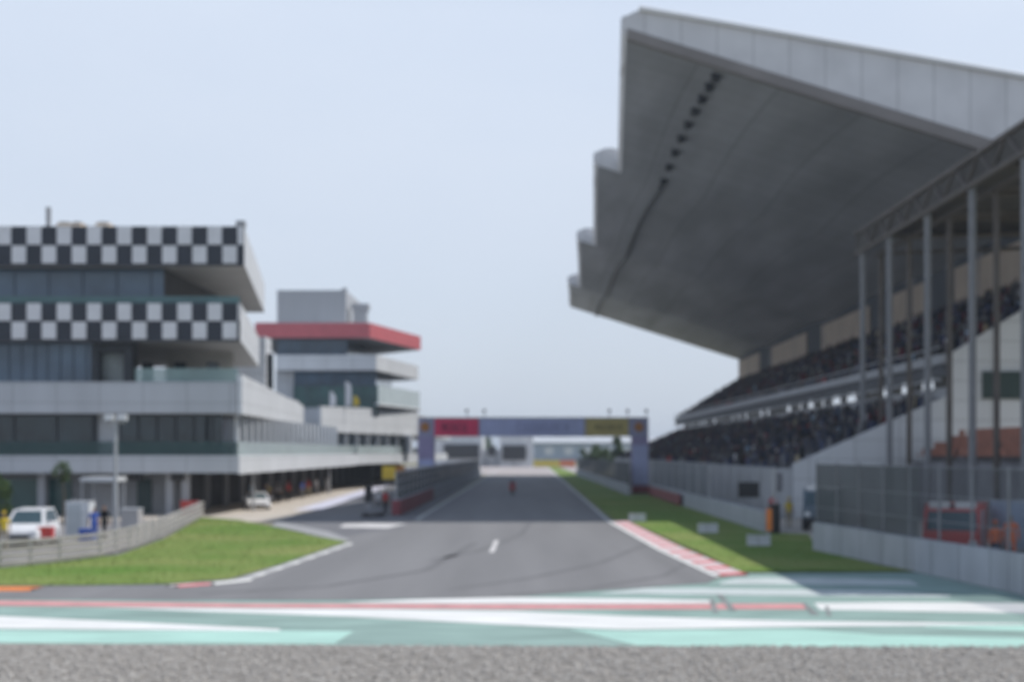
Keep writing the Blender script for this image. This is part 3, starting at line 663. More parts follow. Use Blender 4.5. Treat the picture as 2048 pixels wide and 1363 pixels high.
# pit slab, running on along all the garages
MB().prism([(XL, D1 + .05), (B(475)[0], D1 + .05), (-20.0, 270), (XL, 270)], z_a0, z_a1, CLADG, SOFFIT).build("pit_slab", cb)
MB().box(B(475)[0] + .01, B(475)[0] + .12, D1 + .05, 269, z_a0 - .08, z_a1 - .02, CLAD).build("slab_edge", cb)  # white strip puts the sunlit side into the slab's colour
b = MB().box(B(475)[0] - .3, B(475)[0] - .24, D1 + 1, 268, z_a1, z_a1 + .95, BALU); b.build("balustrade", cb)
# ground floor
MB().box(XL, -24.6, 98.2, 98.6, 0, z_a0, GREYW).build("ground_floor_wall", cb)
for px, wd in ((288, 1.0), (20, 4.5), (120, 1.6)):
    x = B(px, 0, 98)[0]; MB().box(x - wd / 2, x + wd / 2, 98.05, 98.18, 0, 2.5, GLASSG if wd > 1.2 else M("dark green door", (0.03, 0.055, 0.055), .5, .1, 2.)).build("door", cb)
for px in (84, 340, 372): x = B(px, 0, 97)[0]; MB().box(x - .25, x + .25, 96.8, 97.3, 0, z_a0, PLANTG).build("column", cb)
for px in (275, 358): x = B(px, 0, 97)[0]; MB().box(x - .4, x + .4, 96.3, 97.0, z_a0 - .55, z_a0 - .02, PLASK).build("wall_speaker", cb)
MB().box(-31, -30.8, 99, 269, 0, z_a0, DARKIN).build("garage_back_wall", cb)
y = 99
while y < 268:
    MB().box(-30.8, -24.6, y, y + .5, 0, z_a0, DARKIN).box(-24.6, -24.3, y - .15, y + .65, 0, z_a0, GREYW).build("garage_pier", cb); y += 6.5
y = 99.7
while y < 262:
    if random.random() < .35: MB().box(-25.3, -25.2, y, y + 5.6, 1.2, z_a0, M("garage shutter", (0.12, 0.12, 0.13), .6, .1, 1., stretch=(1, 1, 8))).build("garage_shutter", cb)
    y += 6.5
y = 104
while y < 265:
    MB().tube([(-20.6, y, 0.01), (-20.6, y, z_a0)], .10, PLANTG, 8).build("slab_column", cb); y += 40
# roof clutter
x, z = B(97, 0, 101); MB().tube([(x, 101, z_r1), (x, 101, z_r1 + 2.3)], .2, GREYW).build("roof_vent", cb)
for px, r in ((135, .5), (160, .4), (212, .5)):
    x = B(px, 0, 104)[0]; MB().box(x - r, x + r, 103, 105, z_r1, z_r1 + 1.5, M("beige roof unit", (0.55, 0.47, 0.38), .8, .1, 2.)).box(x - r * .7, x + r * .7, 103.2, 104.8, z_r1 + 1.501, z_r1 + 1.62, STEELD).build("roof_unit", cb)
x = B(483)[0]; MB().box(x - .5, x + .1, 96.0, 96.6, z_r1, z_r1 + .5, GREYW).build("roof_unit", cb)
# core behind
MB().box(-34, -24.6, 130, 133, z_p1, 15.2, CLAD).build("core_wall", cb)
v = W(540, 730, 129.9); MB().box(v.x - .3, v.x + .3, 129.85, 129.98, 10.2, 13.6, FRAME).build("core_window", cb)

# ---------------------------------------------------------------- red roofed building further along the pits
D2 = 167.0
rbld = thing("red_roofed_building", "white pit tower with red roof fascia and blue glass storeys", "building", (-26, 178, 0))
def R(px, py=903, D=D2): v = W(px, py, D); return v.x, v.z
zr1, zr0 = R(0, 645)[1], R(0, 675)[1]
DSOF = M("dark soffit", (0.13, 0.14, 0.155), .8, .08, .5)
MB().prism([(R(510)[0], D2), (R(740)[0], D2), (-14.4, 187), (-24, 200), (-36, 200)], zr0, zr1, REDF, DSOF).prism([(R(514)[0], D2 + .3), (R(736)[0], D2 + .3), (-14.9, 187), (-24, 199.6), (-35.5, 199.6)], zr1 + .003, zr1 + .06, CLADG).build("roof", rbld)
zs1, zs0 = R(0, 709)[1], R(0, 740)[1]
MB().prism([(R(552)[0], D2 + .2), (R(752)[0], D2 + .2), (-14.9, 189), (-24, 200), (-36, 200)], zs0, zs1, CLAD, DSOF).build("upper_floor_slab", rbld)
def rglaz(x0, x1, y, z0, z1, mat, gap):
    g = MB().box(x0, x1, y, y + 20, z0, z1, mat).build("window", rbld); b = MB(); x = x0
    while x <= x1 + .01: b.box(x - .04, x + .04, y - .06, y - .004, z0, z1, TG); x += gap
    b.box(x0, x1, y - .07, y - .003, z1 - .1, z1 - .005, TG).build("frame", g)
rglaz(R(548)[0], R(690)[0], 169, zs1, zr0, GLASS, 1.6)
rglaz(R(583)[0], R(748)[0], 169, R(0, 768)[1], zs0, GLASS, 1.6)
rglaz(R(583)[0], R(752)[0], 168.6, R(0, 830)[1], R(0, 768)[1], GLASSG, 1.6)
MB().box(R(545)[0], R(585)[0], 169.2, 185, 6, zs0, CLADG).build("stair_tower", rbld)
MB().prism([(R(754)[0], 167.5), (R(756)[0], 167.5), (-14.6, 187.8), (-14.9, 187.8)], 10.3, 12.5, BALU).build("terrace_balustrade", rbld)
MB().prism([(R(752)[0], 167.6), (R(756)[0] + .1, 167.4), (-14.4, 188), (-20, 196), (-22, 180)], 10.02, 10.29, CLAD, DSOF).build("terrace_slab", rbld)
MB().prism([(-30, 150.5), (-22.7, 150.5), (-15.1, 187), (-15.0, 270), (-30, 270)], 6.7, 0, CLADG, SOFFIT, z1s=[9.2, 9.2, 9.6, 9.6, 9.2]).build("podium", rbld)
MB().prism([(-22.68, 150.3), (-22.4, 150.3), (-14.75, 187), (-15.08, 187)], 6.6, 0, CLAD, SOFFIT, z1s=[9.35, 9.35, 9.95, 9.95]).build("podium_flank", rbld)  # sunlit side of the podium put into a whiter cladding
MB().prism([(-23.2, 150.9), (-16.6, 183.5), (-16.6, 184.0), (-24.4, 184.0)], z_a1 + .01, 6.65, M('mid blue glass', (0.17, 0.22, 0.27), .15, .3, .3, spec=.6)).build("podium_glazing", rbld)
MB().prism([(-19.9, 160), (-15.3, 186.5), (-15.2, 262), (-19.9, 262)], z_a0 + .02, z_a1 - .03, CLAD, SOFFIT).build("podium_slab", rbld)
MB().prism([(-19.8, 161), (-15.5, 187), (-15.56, 187.3), (-19.86, 161.3)], z_a1, z_a1 + .95, BALU).build("balustrade", rbld)
for q in range(9):
    x, y = -22.75 + 6.4 * q / 8, 151.4 + 31.5 * q / 8
    MB().box(x + .05, x + .45, y - .2, y + .2, z_a1 + .01, 6.66, FRAMEW).build("flank_column", rbld)
v0, v1 = W(768, 876, 184), W(818, 905, 184); MB().box(v0.x, v1.x, 181.0, 181.3, v1.z, v0.z, GLASSD).box(v0.x - .4, v1.x + .5, 181.31, 183.4, z_a1 + .02, 6.64, CLAD).build("end_window", rbld)
v0, v1 = W(554, 580, 175), W(692, 643, 175); MB().box(v0.x, v1.x, 175, 190, zr1, v0.z, PLANTG).box(v1.x - .5, v1.x + .05, 174.9, 176, v0.z, v0.z + .3, PLANTG).build("plant_room", rbld)
v0, v1 = W(703, 607, 177), W(737, 643, 177)
MB().box(v0.x + .25, v1.x - .25, 177, 179, zr1, v0.z - .7, PLANTG).box(v0.x, v1.x, 176.8, 179.2, v0.z - .7, v0.z, PLANTG).build("water_tank", rbld)
for i, (px, top, m, lab) in enumerate(((660, 782, C_WHT, "small white feather flag on the pit roof terrace"), (691, 762, C_WHT, "tall white feather flag beside the yellow one on the pit roof"), (707, 790, C_YEL, "yellow feather flag on the pit roof terrace"))):
    D = 158; v = W(px, top, D); x = v.x; zb_ = 9.1
    t = thing("feather_flag", lab, "flag", (x, D, zb_), "feather flags on the pit roof terrace")
    MB().tube([(x, D, zb_), (x, D, v.z)], .04, STEELG, 6).build("pole", t)
    MB().exy([(x + .02, zb_ + .5), (x + .62, zb_ + .6), (x + .68, v.z - .7), (x + .45, v.z - .15), (x + .02, v.z)], D - .03, D + .03, m).build("flag_cloth", t)

# ---------------------------------------------------------------- far end of the straight
t = thing("far_building", "low white building with dark scoreboards at the far end of the straight", "building", (-20, 600, 0))
MB().box(-29, -13.8, 420, 450, 0, 9.9, CLAD).box(-8.3, 1.7, 420, 450, 0, 9.9, CLAD).box(-13.79, -8.31, 424, 450, 0, 5.2, CLADG).build("wall", t)
for (a, c, y0, y1) in ((888, 958, 888, 916), (975, 992, 892, 911), (1005, 1052, 890, 919)):
    p, q = W(a, y0, 419), W(c, y1, 419); MB().box((p.x + q.x) / 2 - .2, (p.x + q.x) / 2 + .2, 419, 419.4, 0, q.z - .01, STEELG).box(p.x, q.x, 418.8, 419.9, q.z, p.z, PLASK).build("scoreboard", t)
t = thing("far_shed", "long pale blue grey shed behind the yellow barrier", "building", (25, 640, 0))
MB().box(3, 62, 640, 680, 0, 8.6, M("blue grey shed cladding", (0.34, 0.41, 0.50), .6, .08, .2)).build("wall", t)
MB().exx([(638, 8.61), (682, 8.61), (660, 11.6)], 2.5, 63, CLADG).build("roof", t)
for i in range(6): MB().box(8 + i * 9, 12 + i * 9, 639.7, 639.99, 3, 6.5, CLAD).build("window", t)
t = tag(MB().box(1.8, 9.4, 405, 406.5, 0, 2.0, M("yellow barrier plastic", (0.62, 0.50, 0.10), .6, .1, 1.)).build("tyre_barrier"), "yellow barrier across the far end of the straight", "barrier")
t = tag(MB().box(9.5, 13.9, 405, 406.5, 0, 2.0, M("red barrier plastic", (0.62, 0.20, 0.10), .6, .1, 1.)).build("tyre_barrier"), "orange red barrier beside the yellow one at the far end", "barrier")

# ---------------------------------------------------------------- trees
def tree(name, label, x, y, h, r, trunk_h, cone=False, n=900, group=None, leaf=0.30):
    t = thing(name, label, "tree", (x, y, 0), group)
    b = MB().tube([(x, y, 0), (x + .05, y, trunk_h * .6), (x - .05, y + .05, h * .8)], [.05 * h / 3, .04 * h / 3, .015 * h / 3], BARK, 8)
    for k_ in range(6):
        a = k_ * 1.05; z0 = trunk_h + (h - trunk_h) * .12 * k_ * .8
        b.tube([(x, y, z0), (x + math.cos(a) * r * .5, y + math.sin(a) * r * .5, z0 + r * .5)], [.025 * h / 3, .008 * h / 3], BARK, 6)
    b.build("trunk", t)
    b = MB(); cl = []
    for k_ in range(16):
        u = random.random(); a = random.uniform(0, 6.3); z = trunk_h + (h - trunk_h) * u
        rr_ = r * ((1 - u) * .9 + .1 if cone else math.sqrt(max(0.05, 1 - (2 * u - 1) ** 2))) * random.uniform(.4, .9)
        cl.append((x + math.cos(a) * rr_, y + math.sin(a) * rr_, z, r * random.uniform(.22, .4)))
    for k_ in range(n):
        c = random.choice(cl); s_ = leaf * random.uniform(.5, 1.1)
        p = Vector((random.gauss(0, 1), random.gauss(0, 1), random.gauss(0, 1))).normalized() * c[3] * random.uniform(.5, 1.1) + Vector(c[:3])
        u = Vector((random.gauss(0, 1), random.gauss(0, 1), random.gauss(0, 1))).normalized() * s_; v = u.orthogonal().normalized() * s_ * .6
        b.add([p - u, p - v, p + u, p + v], [(0, 1, 2, 3)], random.choice((LEAF1, LEAF1, LEAF2)))
    b.build("crown", t, fix=False)
tree("conifer", "tall dark conical tree behind the right gantry leg", 19.5, 300, 8.0, 2.6, .8, True, 1800, None, .4)
tree("shrub_tree", "low dark bushy tree left of the conical tree", 15.6, 296, 5.4, 3.2, .6, False, 1800, None, .4)
tree("shrub_tree", "small dark bush between the far fence and the track end", 12.3, 310, 4.8, 1.2, .8, False, 700, None, .35)
for i in range(9):
    tree("far_tree", ["hazy far tree far right of the pale shed", "hazy far tree second from the right end of the row", "hazy far tree third from the right end of the row", "hazy far tree fourth from the right end of the row",
         "hazy far tree in the middle of the row behind the shed", "hazy far tree fourth from the left end of the row", "hazy far tree third from the left end of the row", "hazy far tree second from the left end of the row", "hazy far tree at the left end of the row"][i],
         150 - i * 22, 760 + (i % 3) * 25, 12 + (i * 7 % 5), 7, 2, False, 700, "trees beyond the far end of the straight", 1.3)
v = W(127, 0, 84); tree("small_tree", "small dark tree in front of the chequered building", v.x, 84, 3.7, .55, 2.7, False, 320, None, .12)
v = W(-4, 0, 72); tree("small_tree", "olive green leafy shrub at the left edge behind the car", v.x, 72, 3.2, .75, .4, False, 700, None, .16)

# ---------------------------------------------------------------- guard rail on the left
grail = thing("guard_rail", "pale stacked steel guard rail curving along the left lawn", "guard rail", (-19, 65, 0))
path = [Vector((*G(px, py), 0)) for px, py in ((-420, 1152), (-150, 1145), (0, 1136), (120, 1124), (200, 1113.5), (260, 1098), (320, 1075), (370, 1050), (405, 1032))]
GRL = M("galvanised rail", (0.40, 0.38, 0.35), .55, .1, 1.0)
for z in (.18, .44, .70, .96):
    b = MB()
    for dz, off in ((-.10, 0), (-.055, -.05), (0, 0), (.055, -.05), (.10, 0)): pass
    prof = [(-.072, 0), (-.045, .06), (-.012, .01), (.012, .01), (.045, .06), (.072, 0), (.072, -.02), (-.072, -.02)]
    vs = []; n = len(prof)
    for i, p in enumerate(path):
        d = (path[min(i + 1, len(path) - 1)] - path[max(i - 1, 0)]).normalized(); nn = Vector((d.y, -d.x, 0))
        vs += [p + nn * (o_ + .07) + Vector((0, 0, z + dz)) for dz, o_ in prof]
    fs = [(i * n + k_, i * n + (k_ + 1) % n, (i + 1) * n + (k_ + 1) % n, (i + 1) * n + k_) for i in range(len(path) - 1) for k_ in range(n)]
    fs += [list(range(n)), list(range((len(path) - 1) * n, len(path) * n))]
    b.add(vs, fs, GRL); b.build("rail", grail)
for i in range(len(path) - 1):
    L = (path[i + 1] - path[i]).length; k_ = max(1, round(L / 2))
    for j in range(k_):
        p = path[i].lerp(path[i + 1], j / k_); d = (path[i + 1] - path[i]).normalized(); nn = Vector((d.y, -d.x, 0))
        c = p - nn * .02; MB().box(c.x - .06, c.x + .06, c.y - .06, c.y + .06, 0, 1.08, STEELG).build("post", grail)
x, y = G(388, 1030); t = tag(MB().box(x - .9, x + .25, y - .1, y + .5, 0, .95, CARR).box(x - .92, x + .27, y - .12, y + .52, .951, 1.02, CARR).build("red_barrier"), "red plastic barrier block at the far end of the guard rail", "barrier")

# ---------------------------------------------------------------- vehicles
def car(name, label, loc, rz, L, Wd, Ht, paint, suv=False, cat="car", group=None):
    t = thing(name, label, cat, (0, 0, 0), group)
    hw = Wd / 2; hl = L / 2
    # body: stations along y (front at -y): (y, half width, sill z, belt z)
    b = MB(); belt = Ht * (.60 if suv else .62); hood = Ht * (.56 if suv else .54)
    st = [(-hl, hw * .80, .32, hood * .72), (-hl + .12, hw * .93, .25, hood * .88), (-hl + .5, hw, .22, hood * .97), (-hl + L * .27, hw, .22, belt), (hl - L * (.06 if suv else .24), hw, .22, belt), (hl - .12, hw * .94, .25, belt * .97), (hl, hw * .86, .34, belt * .8)]
    vs = []
    for (y, w_, z0, z1) in st: vs += [(-w_, y, z0), (-w_, y, z0 + (z1 - z0) * .6), (-w_ * .93, y, z1), (0, y, z1 + .03), (w_ * .93, y, z1), (w_, y, z0 + (z1 - z0) * .6), (w_, y, z0)]
    n = 7; fs = [(i * n + k_, i * n + (k_ + 1) % n, (i + 1) * n + (k_ + 1) % n, (i + 1) * n + k_) for i in range(len(st) - 1) for k_ in range(n)]
    fs += [list(range(n)), list(range((len(st) - 1) * n, len(st) * n))]
    b.add(vs, fs, paint)
    ya, yb, yc, yd = -hl + L * .25, -hl + L * .42, hl - L * (.13 if suv else .33), hl - L * (.04 if suv else .14)
    tw = hw * .74; bw = hw * .92
    # roof and pillars as a tapered cabin
    cabin = [(-bw, ya, belt), (bw, ya, belt), (bw, yd, belt), (-bw, yd, belt), (-tw, yb, Ht - .04), (tw, yb, Ht - .04), (tw, yc, Ht), (-tw, yc, Ht)]
    b.add(cabin, [(4, 5, 6, 7), (0, 1, 5, 4), (1, 2, 6, 5), (2, 3, 7, 6), (3, 0, 4, 7)], paint)
    b.build("body", t)
    def inset(name, q, amt, out):
        c = sum((Vector(p) for p in q), Vector()) / 4; q = [c + (Vector(p) - c) * amt for p in q]
        nrm = (q[1] - q[0]).cross(q[2] - q[0]).normalized()
        if nrm.dot(c - Vector((0, 0, Ht * .6))) < 0: nrm = -nrm
        o = [p + nrm * out for p in q]; i_ = [p - nrm * .01 for p in q]
        MB().add(o + i_, [(0, 1, 2, 3), (0, 4, 5, 1), (1, 5, 6, 2), (2, 6, 7, 3), (3, 7, 4, 0)], M("car glass", (0.05, 0.085, 0.10), .08, .1, 1., spec=.6)).build(name, t)
    inset("windscreen", [cabin[0], cabin[1], cabin[5], cabin[4]], .86, .012)
    inset("rear_window", [cabin[2], cabin[3], cabin[7], cabin[6]], .82, .012)
    inset("side_window", [cabin[1], cabin[2], cabin[6], cabin[5]], .82, .012)
    inset("side_window", [cabin[3], cabin[0], cabin[4], cabin[7]], .82, .012)
    for sx in (-1, 1):
        MB().box(sx * hw * .62 - .16, sx * hw * .62 + .16, -hl - .02, -hl + .25, hood * .62, hood * .80, LENSM).build("headlight", t)
        MB().box(sx * hw * .75 - .10, sx * hw * .75 + .10, hl - .15, hl + .02, belt * .60, belt * .82, CARR).build("tail_light", t)
        MB().box(sx * (hw + .10) - .09, sx * (hw + .10) + .09, ya + .18, ya + .32, belt + .02, belt + .16, paint).build("mirror", t)
        for yy in (-hl + L * .19, hl - L * .2):
            r = .34 if suv else .31
            wh = MB().lathe_x((sx * (hw - .10), yy, r), [(-.11, r * .75), (-.10, r * .95), (-.06, r), (.06, r), (.10, r * .95), (.11, r * .75)], TYRE).build("wheel", t)
            MB().lathe_x((sx * (hw + .015), yy, r), [(-.02, r * .66), (.01, r * .62), (.02, r * .2)], RIM, 12).build("rim", wh)
    MB().box(-hw * .5, hw * .5, -hl - .015, -hl + .1, hood * .42, hood * .62, PLASK).build("grille", t)
    MB().box(-hw * .82, hw * .82, -hl - .03, -hl + .15, .28, hood * .38, PLASK if suv else paint).build("bumper", t)
    t.location = loc; t.rotation_euler = (0, 0, rz)
    return t
x, y = G(62, 1089); car("parked_car", "white sport utility car facing the camera behind the guard rail", (x, y, 0), .12, 4.5, 1.85, 1.72, CARW, True)
x, y = -20.9, 107.0; pc = car("pit_car", "low white car parked on the pit apron by the garages", (x, y, 0), .25, 4.2, 1.85, 1.28, CARW)
def truck(name, label, loc, rz, paint, box_paint, hb=2.6):
    t = thing(name, label, "truck")
    MB().box(-1.05, 1.05, -2.6, -1.0, .55, 1.35, paint).exx([(-2.6, 1.351), (-1.0, 1.351), (-1.0, 2.25), (-2.2, 2.25)], -1.02, 1.02, paint).build("cab", t)
    MB().add([(-.92, -2.585, 1.45), (.92, -2.585, 1.45), (.88, -2.26, 2.15), (-.88, -2.26, 2.15)], [(0, 1, 2, 3)], M("car glass", (0.05, 0.085, 0.10), .08, .1, 1., spec=.6)).build("windscreen", t, fix=False)
    b = MB().box(-1.1, 1.1, -.9, 2.6, .75, hb, box_paint); b.build("load_box", t)
    MB().box(-1.0, 1.0, -2.5, 2.5, .42, .549, PLASK).build("chassis", t)
    MB().box(-1.08, 1.08, -2.75, -2.61, .4, .75, PLASK).build("bumper", t)
    MB().box(-.85, -.1, -2.15, -1.45, 2.26, 2.52, LENSM).box(.1, .85, -2.15, -1.45, 2.26, 2.52, LENSM).box(-.1, .1, -1.9, -1.7, 2.27, 2.4, PLASK).build("light_bar", t)
    MB().box(1.055, 1.075, -2.3, -1.1, .6, 2.2, FRAMEW).build("side_stripe", t)
    for sx in (-1, 1):
        MB().box(sx * .78 - .15, sx * .78 + .15, -2.66, -2.6, .85, 1.08, LENSM).build("headlight", t)
        for yy in (-1.8, 1.6):
            wh = MB().lathe_x((sx * .95, yy, .45), [(-.15, .32), (-.13, .43), (-.07, .45), (.07, .45), (.13, .43), (.15, .32)], TYRE).build("wheel", t)
            MB().lathe_x((sx * 1.095, yy, .45), [(-.02, .28), (.01, .25), (.02, .1)], RIM, 12).build("rim", wh)
    t.location = loc; t.rotation_euler = (0, 0, rz); return t
truck("parked_truck", "grey blue truck half hidden at the opening in the concrete wall", (16.9, 79, 0), -.25, CARG, CARG, 2.3)
truck("rescue_truck", "red and white rescue truck behind the debris fence", (W(1936, 0, 53).x, 54.5, .0), -.36, CARR, CARR, 2.35)
tv = truck("service_van", "pale blue service truck behind the debris fence at right edge", (W(2150, 0, 50).x, 52, 0), 0.2, CARB, CARB, 2.5)

# ---------------------------------------------------------------- people
def skin_mesh(pts, edges, parts, eyes=True):
    """pts: name -> (pos, radius); grows one continuous body surface"""
    names = list(pts); me = bpy.data.meshes.new("body_cage")
    me.from_pydata([pts[n][0] for n in names], [(names.index(a), names.index(c)) for a, c in edges], [])
    o = bpy.data.objects.new("body_cage", me); col.objects.link(o)
    md = o.modifiers.new("skin", 'SKIN'); md.use_smooth_shade = True
    for i, n in enumerate(names):
        r = pts[n][1]; r = r if isinstance(r, tuple) else (r, r)
        me.skin_vertices[0].data[i].radius = r; me.skin_vertices[0].data[i].use_root = (i == 0)
    s2 = o.modifiers.new("sub", 'SUBSURF'); s2.levels = 1; s2.render_levels = 1
    dg = bpy.context.evaluated_depsgraph_get(); dg.update()
    m2 = bpy.data.meshes.new_from_object(o.evaluated_get(dg))
    bpy.data.objects.remove(o)
    vs = [v.co.copy() for v in m2.vertices]; fs = [list(p.vertices) for p in m2.polygons]
    bpy.data.meshes.remove(m2)
    return vs, fs
def skeleton(walk=0.0):
    p = {}; e = []
    p['pelvis'] = ((0, 0, .95), (.155, .115)); p['waist'] = ((0, 0, 1.10), (.14, .10)); p['chest'] = ((0, .0, 1.32), (.175, .12)); p['neckb'] = ((0, 0, 1.47), (.085, .07))
    p['neck'] = ((0, -.01, 1.53), .052); p['jaw'] = ((0, -.025, 1.60), (.062, .075)); p['head'] = ((0, -.012, 1.68), (.076, .094)); p['crown'] = ((0, 0, 1.755), (.05, .06))
    e += [('pelvis', 'waist'), ('waist', 'chest'), ('chest', 'neckb'), ('neckb', 'neck'), ('neck', 'jaw'), ('jaw', 'head'), ('head', 'crown')]
    p['nose'] = ((0, -.12, 1.645), .012); e.append(('head', 'nose'))
    for s, t_ in ((-1, 'l'), (1, 'r')):
        w_ = walk * s
        p['sh' + t_] = ((s * .19, 0, 1.43), .062); p['el' + t_] = ((s * .245, .03 + w_ * .3, 1.15), .045); p['wr' + t_] = ((s * .255, -.05 + w_ * .5, .91), .030); p['pa' + t_] = ((s * .255, -.06 + w_ * .5, .84), (.016, .038))
        e += [('chest', 'sh' + t_), ('sh' + t_, 'el' + t_), ('el' + t_, 'wr' + t_), ('wr' + t_, 'pa' + t_)]
        for q, (dy, ln) in enumerate(((-.032, .075), (-.011, .085), (.011, .08), (.032, .062))):
            f1, f2 = 'f%s%d' % (t_, q), 'g%s%d' % (t_, q)
            p[f1] = ((s * .252, -.062 + w_ * .5 + dy, .84 - ln * .55), .0085); p[f2] = ((s * .243, -.066 + w_ * .5 + dy, .84 - ln), .0075)
            e += [('pa' + t_, f1), (f1, f2)]
        p['t1' + t_] = ((s * .245, -.11 + w_ * .5, .85), .010); p['t2' + t_] = ((s * .24, -.125 + w_ * .5, .81), .008); e += [('pa' + t_, 't1' + t_), ('t1' + t_, 't2' + t_)]
        p['hip' + t_] = ((s * .095, 0, .88), .088); p['kn' + t_] = ((s * .105, -.02 - w_ * .35, .49), .058); p['an' + t_] = ((s * .11, .02 - w_ * .75, .09), .040); p['toe' + t_] = ((s * .125, -.14 - w_ * .75, .04), (.042, .032))
        e += [('pelvis', 'hip' + t_), ('hip' + t_, 'kn' + t_), ('kn' + t_, 'an' + t_), ('an' + t_, 'toe' + t_)]
    return p, e
_pose = {}
def person(label, loc, rz, shirt, trousers, walk=0.0, hat=None, group=None, sleeves='short'):
    key = round(walk, 2)
    if key not in _pose: _pose[key] = skin_mesh(*skeleton(walk), None)
    vs, fs = _pose[key]
    t = thing("person", label, "person", (0, 0, 0), group)
    me = bpy.data.meshes.new("body"); me.from_pydata([tuple(v) for v in vs], [], fs)
    for m in (SKIN, shirt, trousers, HAIR, PLASK): me.materials.append(m)
    for p in me.polygons:
        c = p.center; r = abs(c.x)
        if c.z < .10: k_ = 4
        elif r > .2 and c.z < (1.22 if sleeves == 'short' else .93): k_ = 0
        elif c.z < .98 and r <= .2: k_ = 2
        elif c.z < 1.50: k_ = 1
        elif c.z > 1.70 or (c.y > .03 and c.z > 1.6): k_ = 3
        else: k_ = 0
        p.material_index = k_; p.use_smooth = True
    o = bpy.data.objects.new("body", me); col.objects.link(o); o.parent = t
    if hat: MB().ball((0, .0, 1.735), (.095, .115, .06), hat).box(-.07, .07, -.19, -.07, 1.71, 1.725, hat).build("cap", t, smooth=True)
    t.location = loc; t.rotation_euler = (0, 0, rz)
    return t
def gp(px, py, z=0): x, y = G(px, py, z); return (x, y, z)
person("person in blue shirt standing beside the white cabinet", gp(188, 1086), .4, C_BLUE, C_BLUE, .0, None)
person("person in black clothes standing by the lamp post", gp(209, 1079), -.5, C_BLK, C_BLK, .25, None, sleeves='long')
person("person in yellow vest at the left edge by the guard rail", gp(8, 1102), .3, C_YEL, C_TAN, .0, C_YEL)
person("person in pale blue shirt behind the low white car", gp(503, 1006), .2, C_PBL, C_GRY, .0, C_WHT)
person("person in red top walking on the sunlit pit apron", (-21.3, 134.7, 0.012), .6, C_RED, C_TAN, .3, C_RED)
person("person in red top standing at the shaded garage front", (-21.3, 123.4, 0.012), -.4, C_RED, C_BLK, .1, C_RED)
person("person in blue shirt between the two red tops in the pit lane", (-21.0, 129.0, .012), .5, C_BLUE, C_GRY, .1, None)
person("person in white overalls beyond the white shirted one on the pit apron", (-21.2, 147.0, .012), -.3, C_WHT, C_WHT, .0, None, sleeves='long')
person("person in yellow vest standing left of the group on the pit apron", (-21.5, 114.5, .012), .1, C_YEL, C_NVY, .1, C_WHT)
person("person in white shirt and grey trousers beyond the red tops on the pit apron", (-21.3, 139.8, 0.012), .9, C_WHT, C_GRY, .2, None)
person("person in grey shirt in the garage shade left of the red tops", (-21.3, 118.2, 0.012), .2, C_GRY, C_BLK, .0, C_WHT)
person("person in navy overalls in the garage shade behind the white car", (-21.3, 112.8, 0.012), -.2, C_NVY, C_NVY, .1, None, sleeves='long')
person("person in white and standing at the near end of the pit wall", (W(757, 0, 98).x, 98, 0), .2, C_WHT, C_GRY, .1, C_WHT)["label"] = "person in white shirt and cap at the near end of the pit wall"
person("person in red shirt against the near end of the pit wall", (W(771, 0, 97).x, 97, 0), -.6, C_RED, C_BLK, 0, None)
person("person in red overalls in the opening of the concrete wall", (15.6, 88, 0), .1, C_RED, C_RED, .1, None, sleeves='long')
person("person in yellow vest next to the grey blue truck", (15.1, 80, 0), .3, C_YEL, C_TAN, .0, C_YEL)
person("person in orange overalls standing beside the red and white rescue truck", (W(1990, 0, 51).x, 51, .1), .2, C_ORG, C_NVY, .1, C_ORG, sleeves='long')
person("person in orange top at the right edge behind the fence", (W(2022, 0, 48.5).x, 48.5, .45), -.3, C_ORG, C_ORG, .0, None, sleeves='long')
person("person in dark red behind the fence left of the rescue truck", (W(1745, 0, 62).x, 64, 0), .2, cloth("maroon", (0.12, 0.02, 0.03)), C_BLK, .0, None, sleeves='long')

# ---------------------------------------------------------------- motorcycle and rider
mx_, my_ = G(1025, 991)
mt = thing("motorcycle", "red racing motorcycle coming down the shaded straight", "motorcycle", (0, 0, 0))
for yy in (-.70, .70):
    wh = MB().lathe_x((0, yy, .31), [(-.06, .24), (-.055, .28), (-.03, .31), (.03, .31), (.055, .28), (.06, .24)], TYRE).build("wheel", mt)
    MB().lathe_x((0, yy, .31), [(-.07, .06), (-.065, .22), (.065, .22), (.07, .06)], RIM, 14).build("rim", wh)
def loftz(b, st, mat):
    vs = []; n = 8
    for (y, z, w_, h) in st:
        for k_ in range(n):
            a = 2 * math.pi * k_ / n; vs.append((w_ * math.cos(a), y, z + h * math.sin(a)))
    fs = [(i * n + k_, i * n + (k_ + 1) % n, (i + 1) * n + (k_ + 1) % n, (i + 1) * n + k_) for i in range(len(st) - 1) for k_ in range(n)]
    fs += [list(range(n)), list(range((len(st) - 1) * n, len(st) * n))]
    return b.add(vs, fs, mat)
loftz(MB(), [(-.80, .86, .10, .10), (-.68, .84, .22, .20), (-.45, .74, .25, .34), (-.1, .68, .24, .36), (.25, .60, .20, .22), (.4, .55, .12, .1)], CARR).build("fairing", mt, True)
loftz(MB(), [(-.2, .90, .14, .10), (.05, .93, .16, .10), (.3, .84, .12, .07), (.6, .92, .14, .06), (.95, 1.0, .05, .03)], CARR).build("tail", mt, True)
MB().add([(-.14, -.74, .96), (.14, -.74, .96), (.12, -.52, 1.14), (-.12, -.52, 1.14)], [(0, 1, 2, 3)], M("car glass", (0.05, 0.085, 0.10), .08, .1, 1., spec=.6)).build("screen", mt, fix=False)
MB().tube([(-.10, -.70, .31), (-.10, -.5, .9)], .03, STEELG).tube([(.10, -.70, .31), (.10, -.5, .9)], .03, STEELG).build("fork", mt)
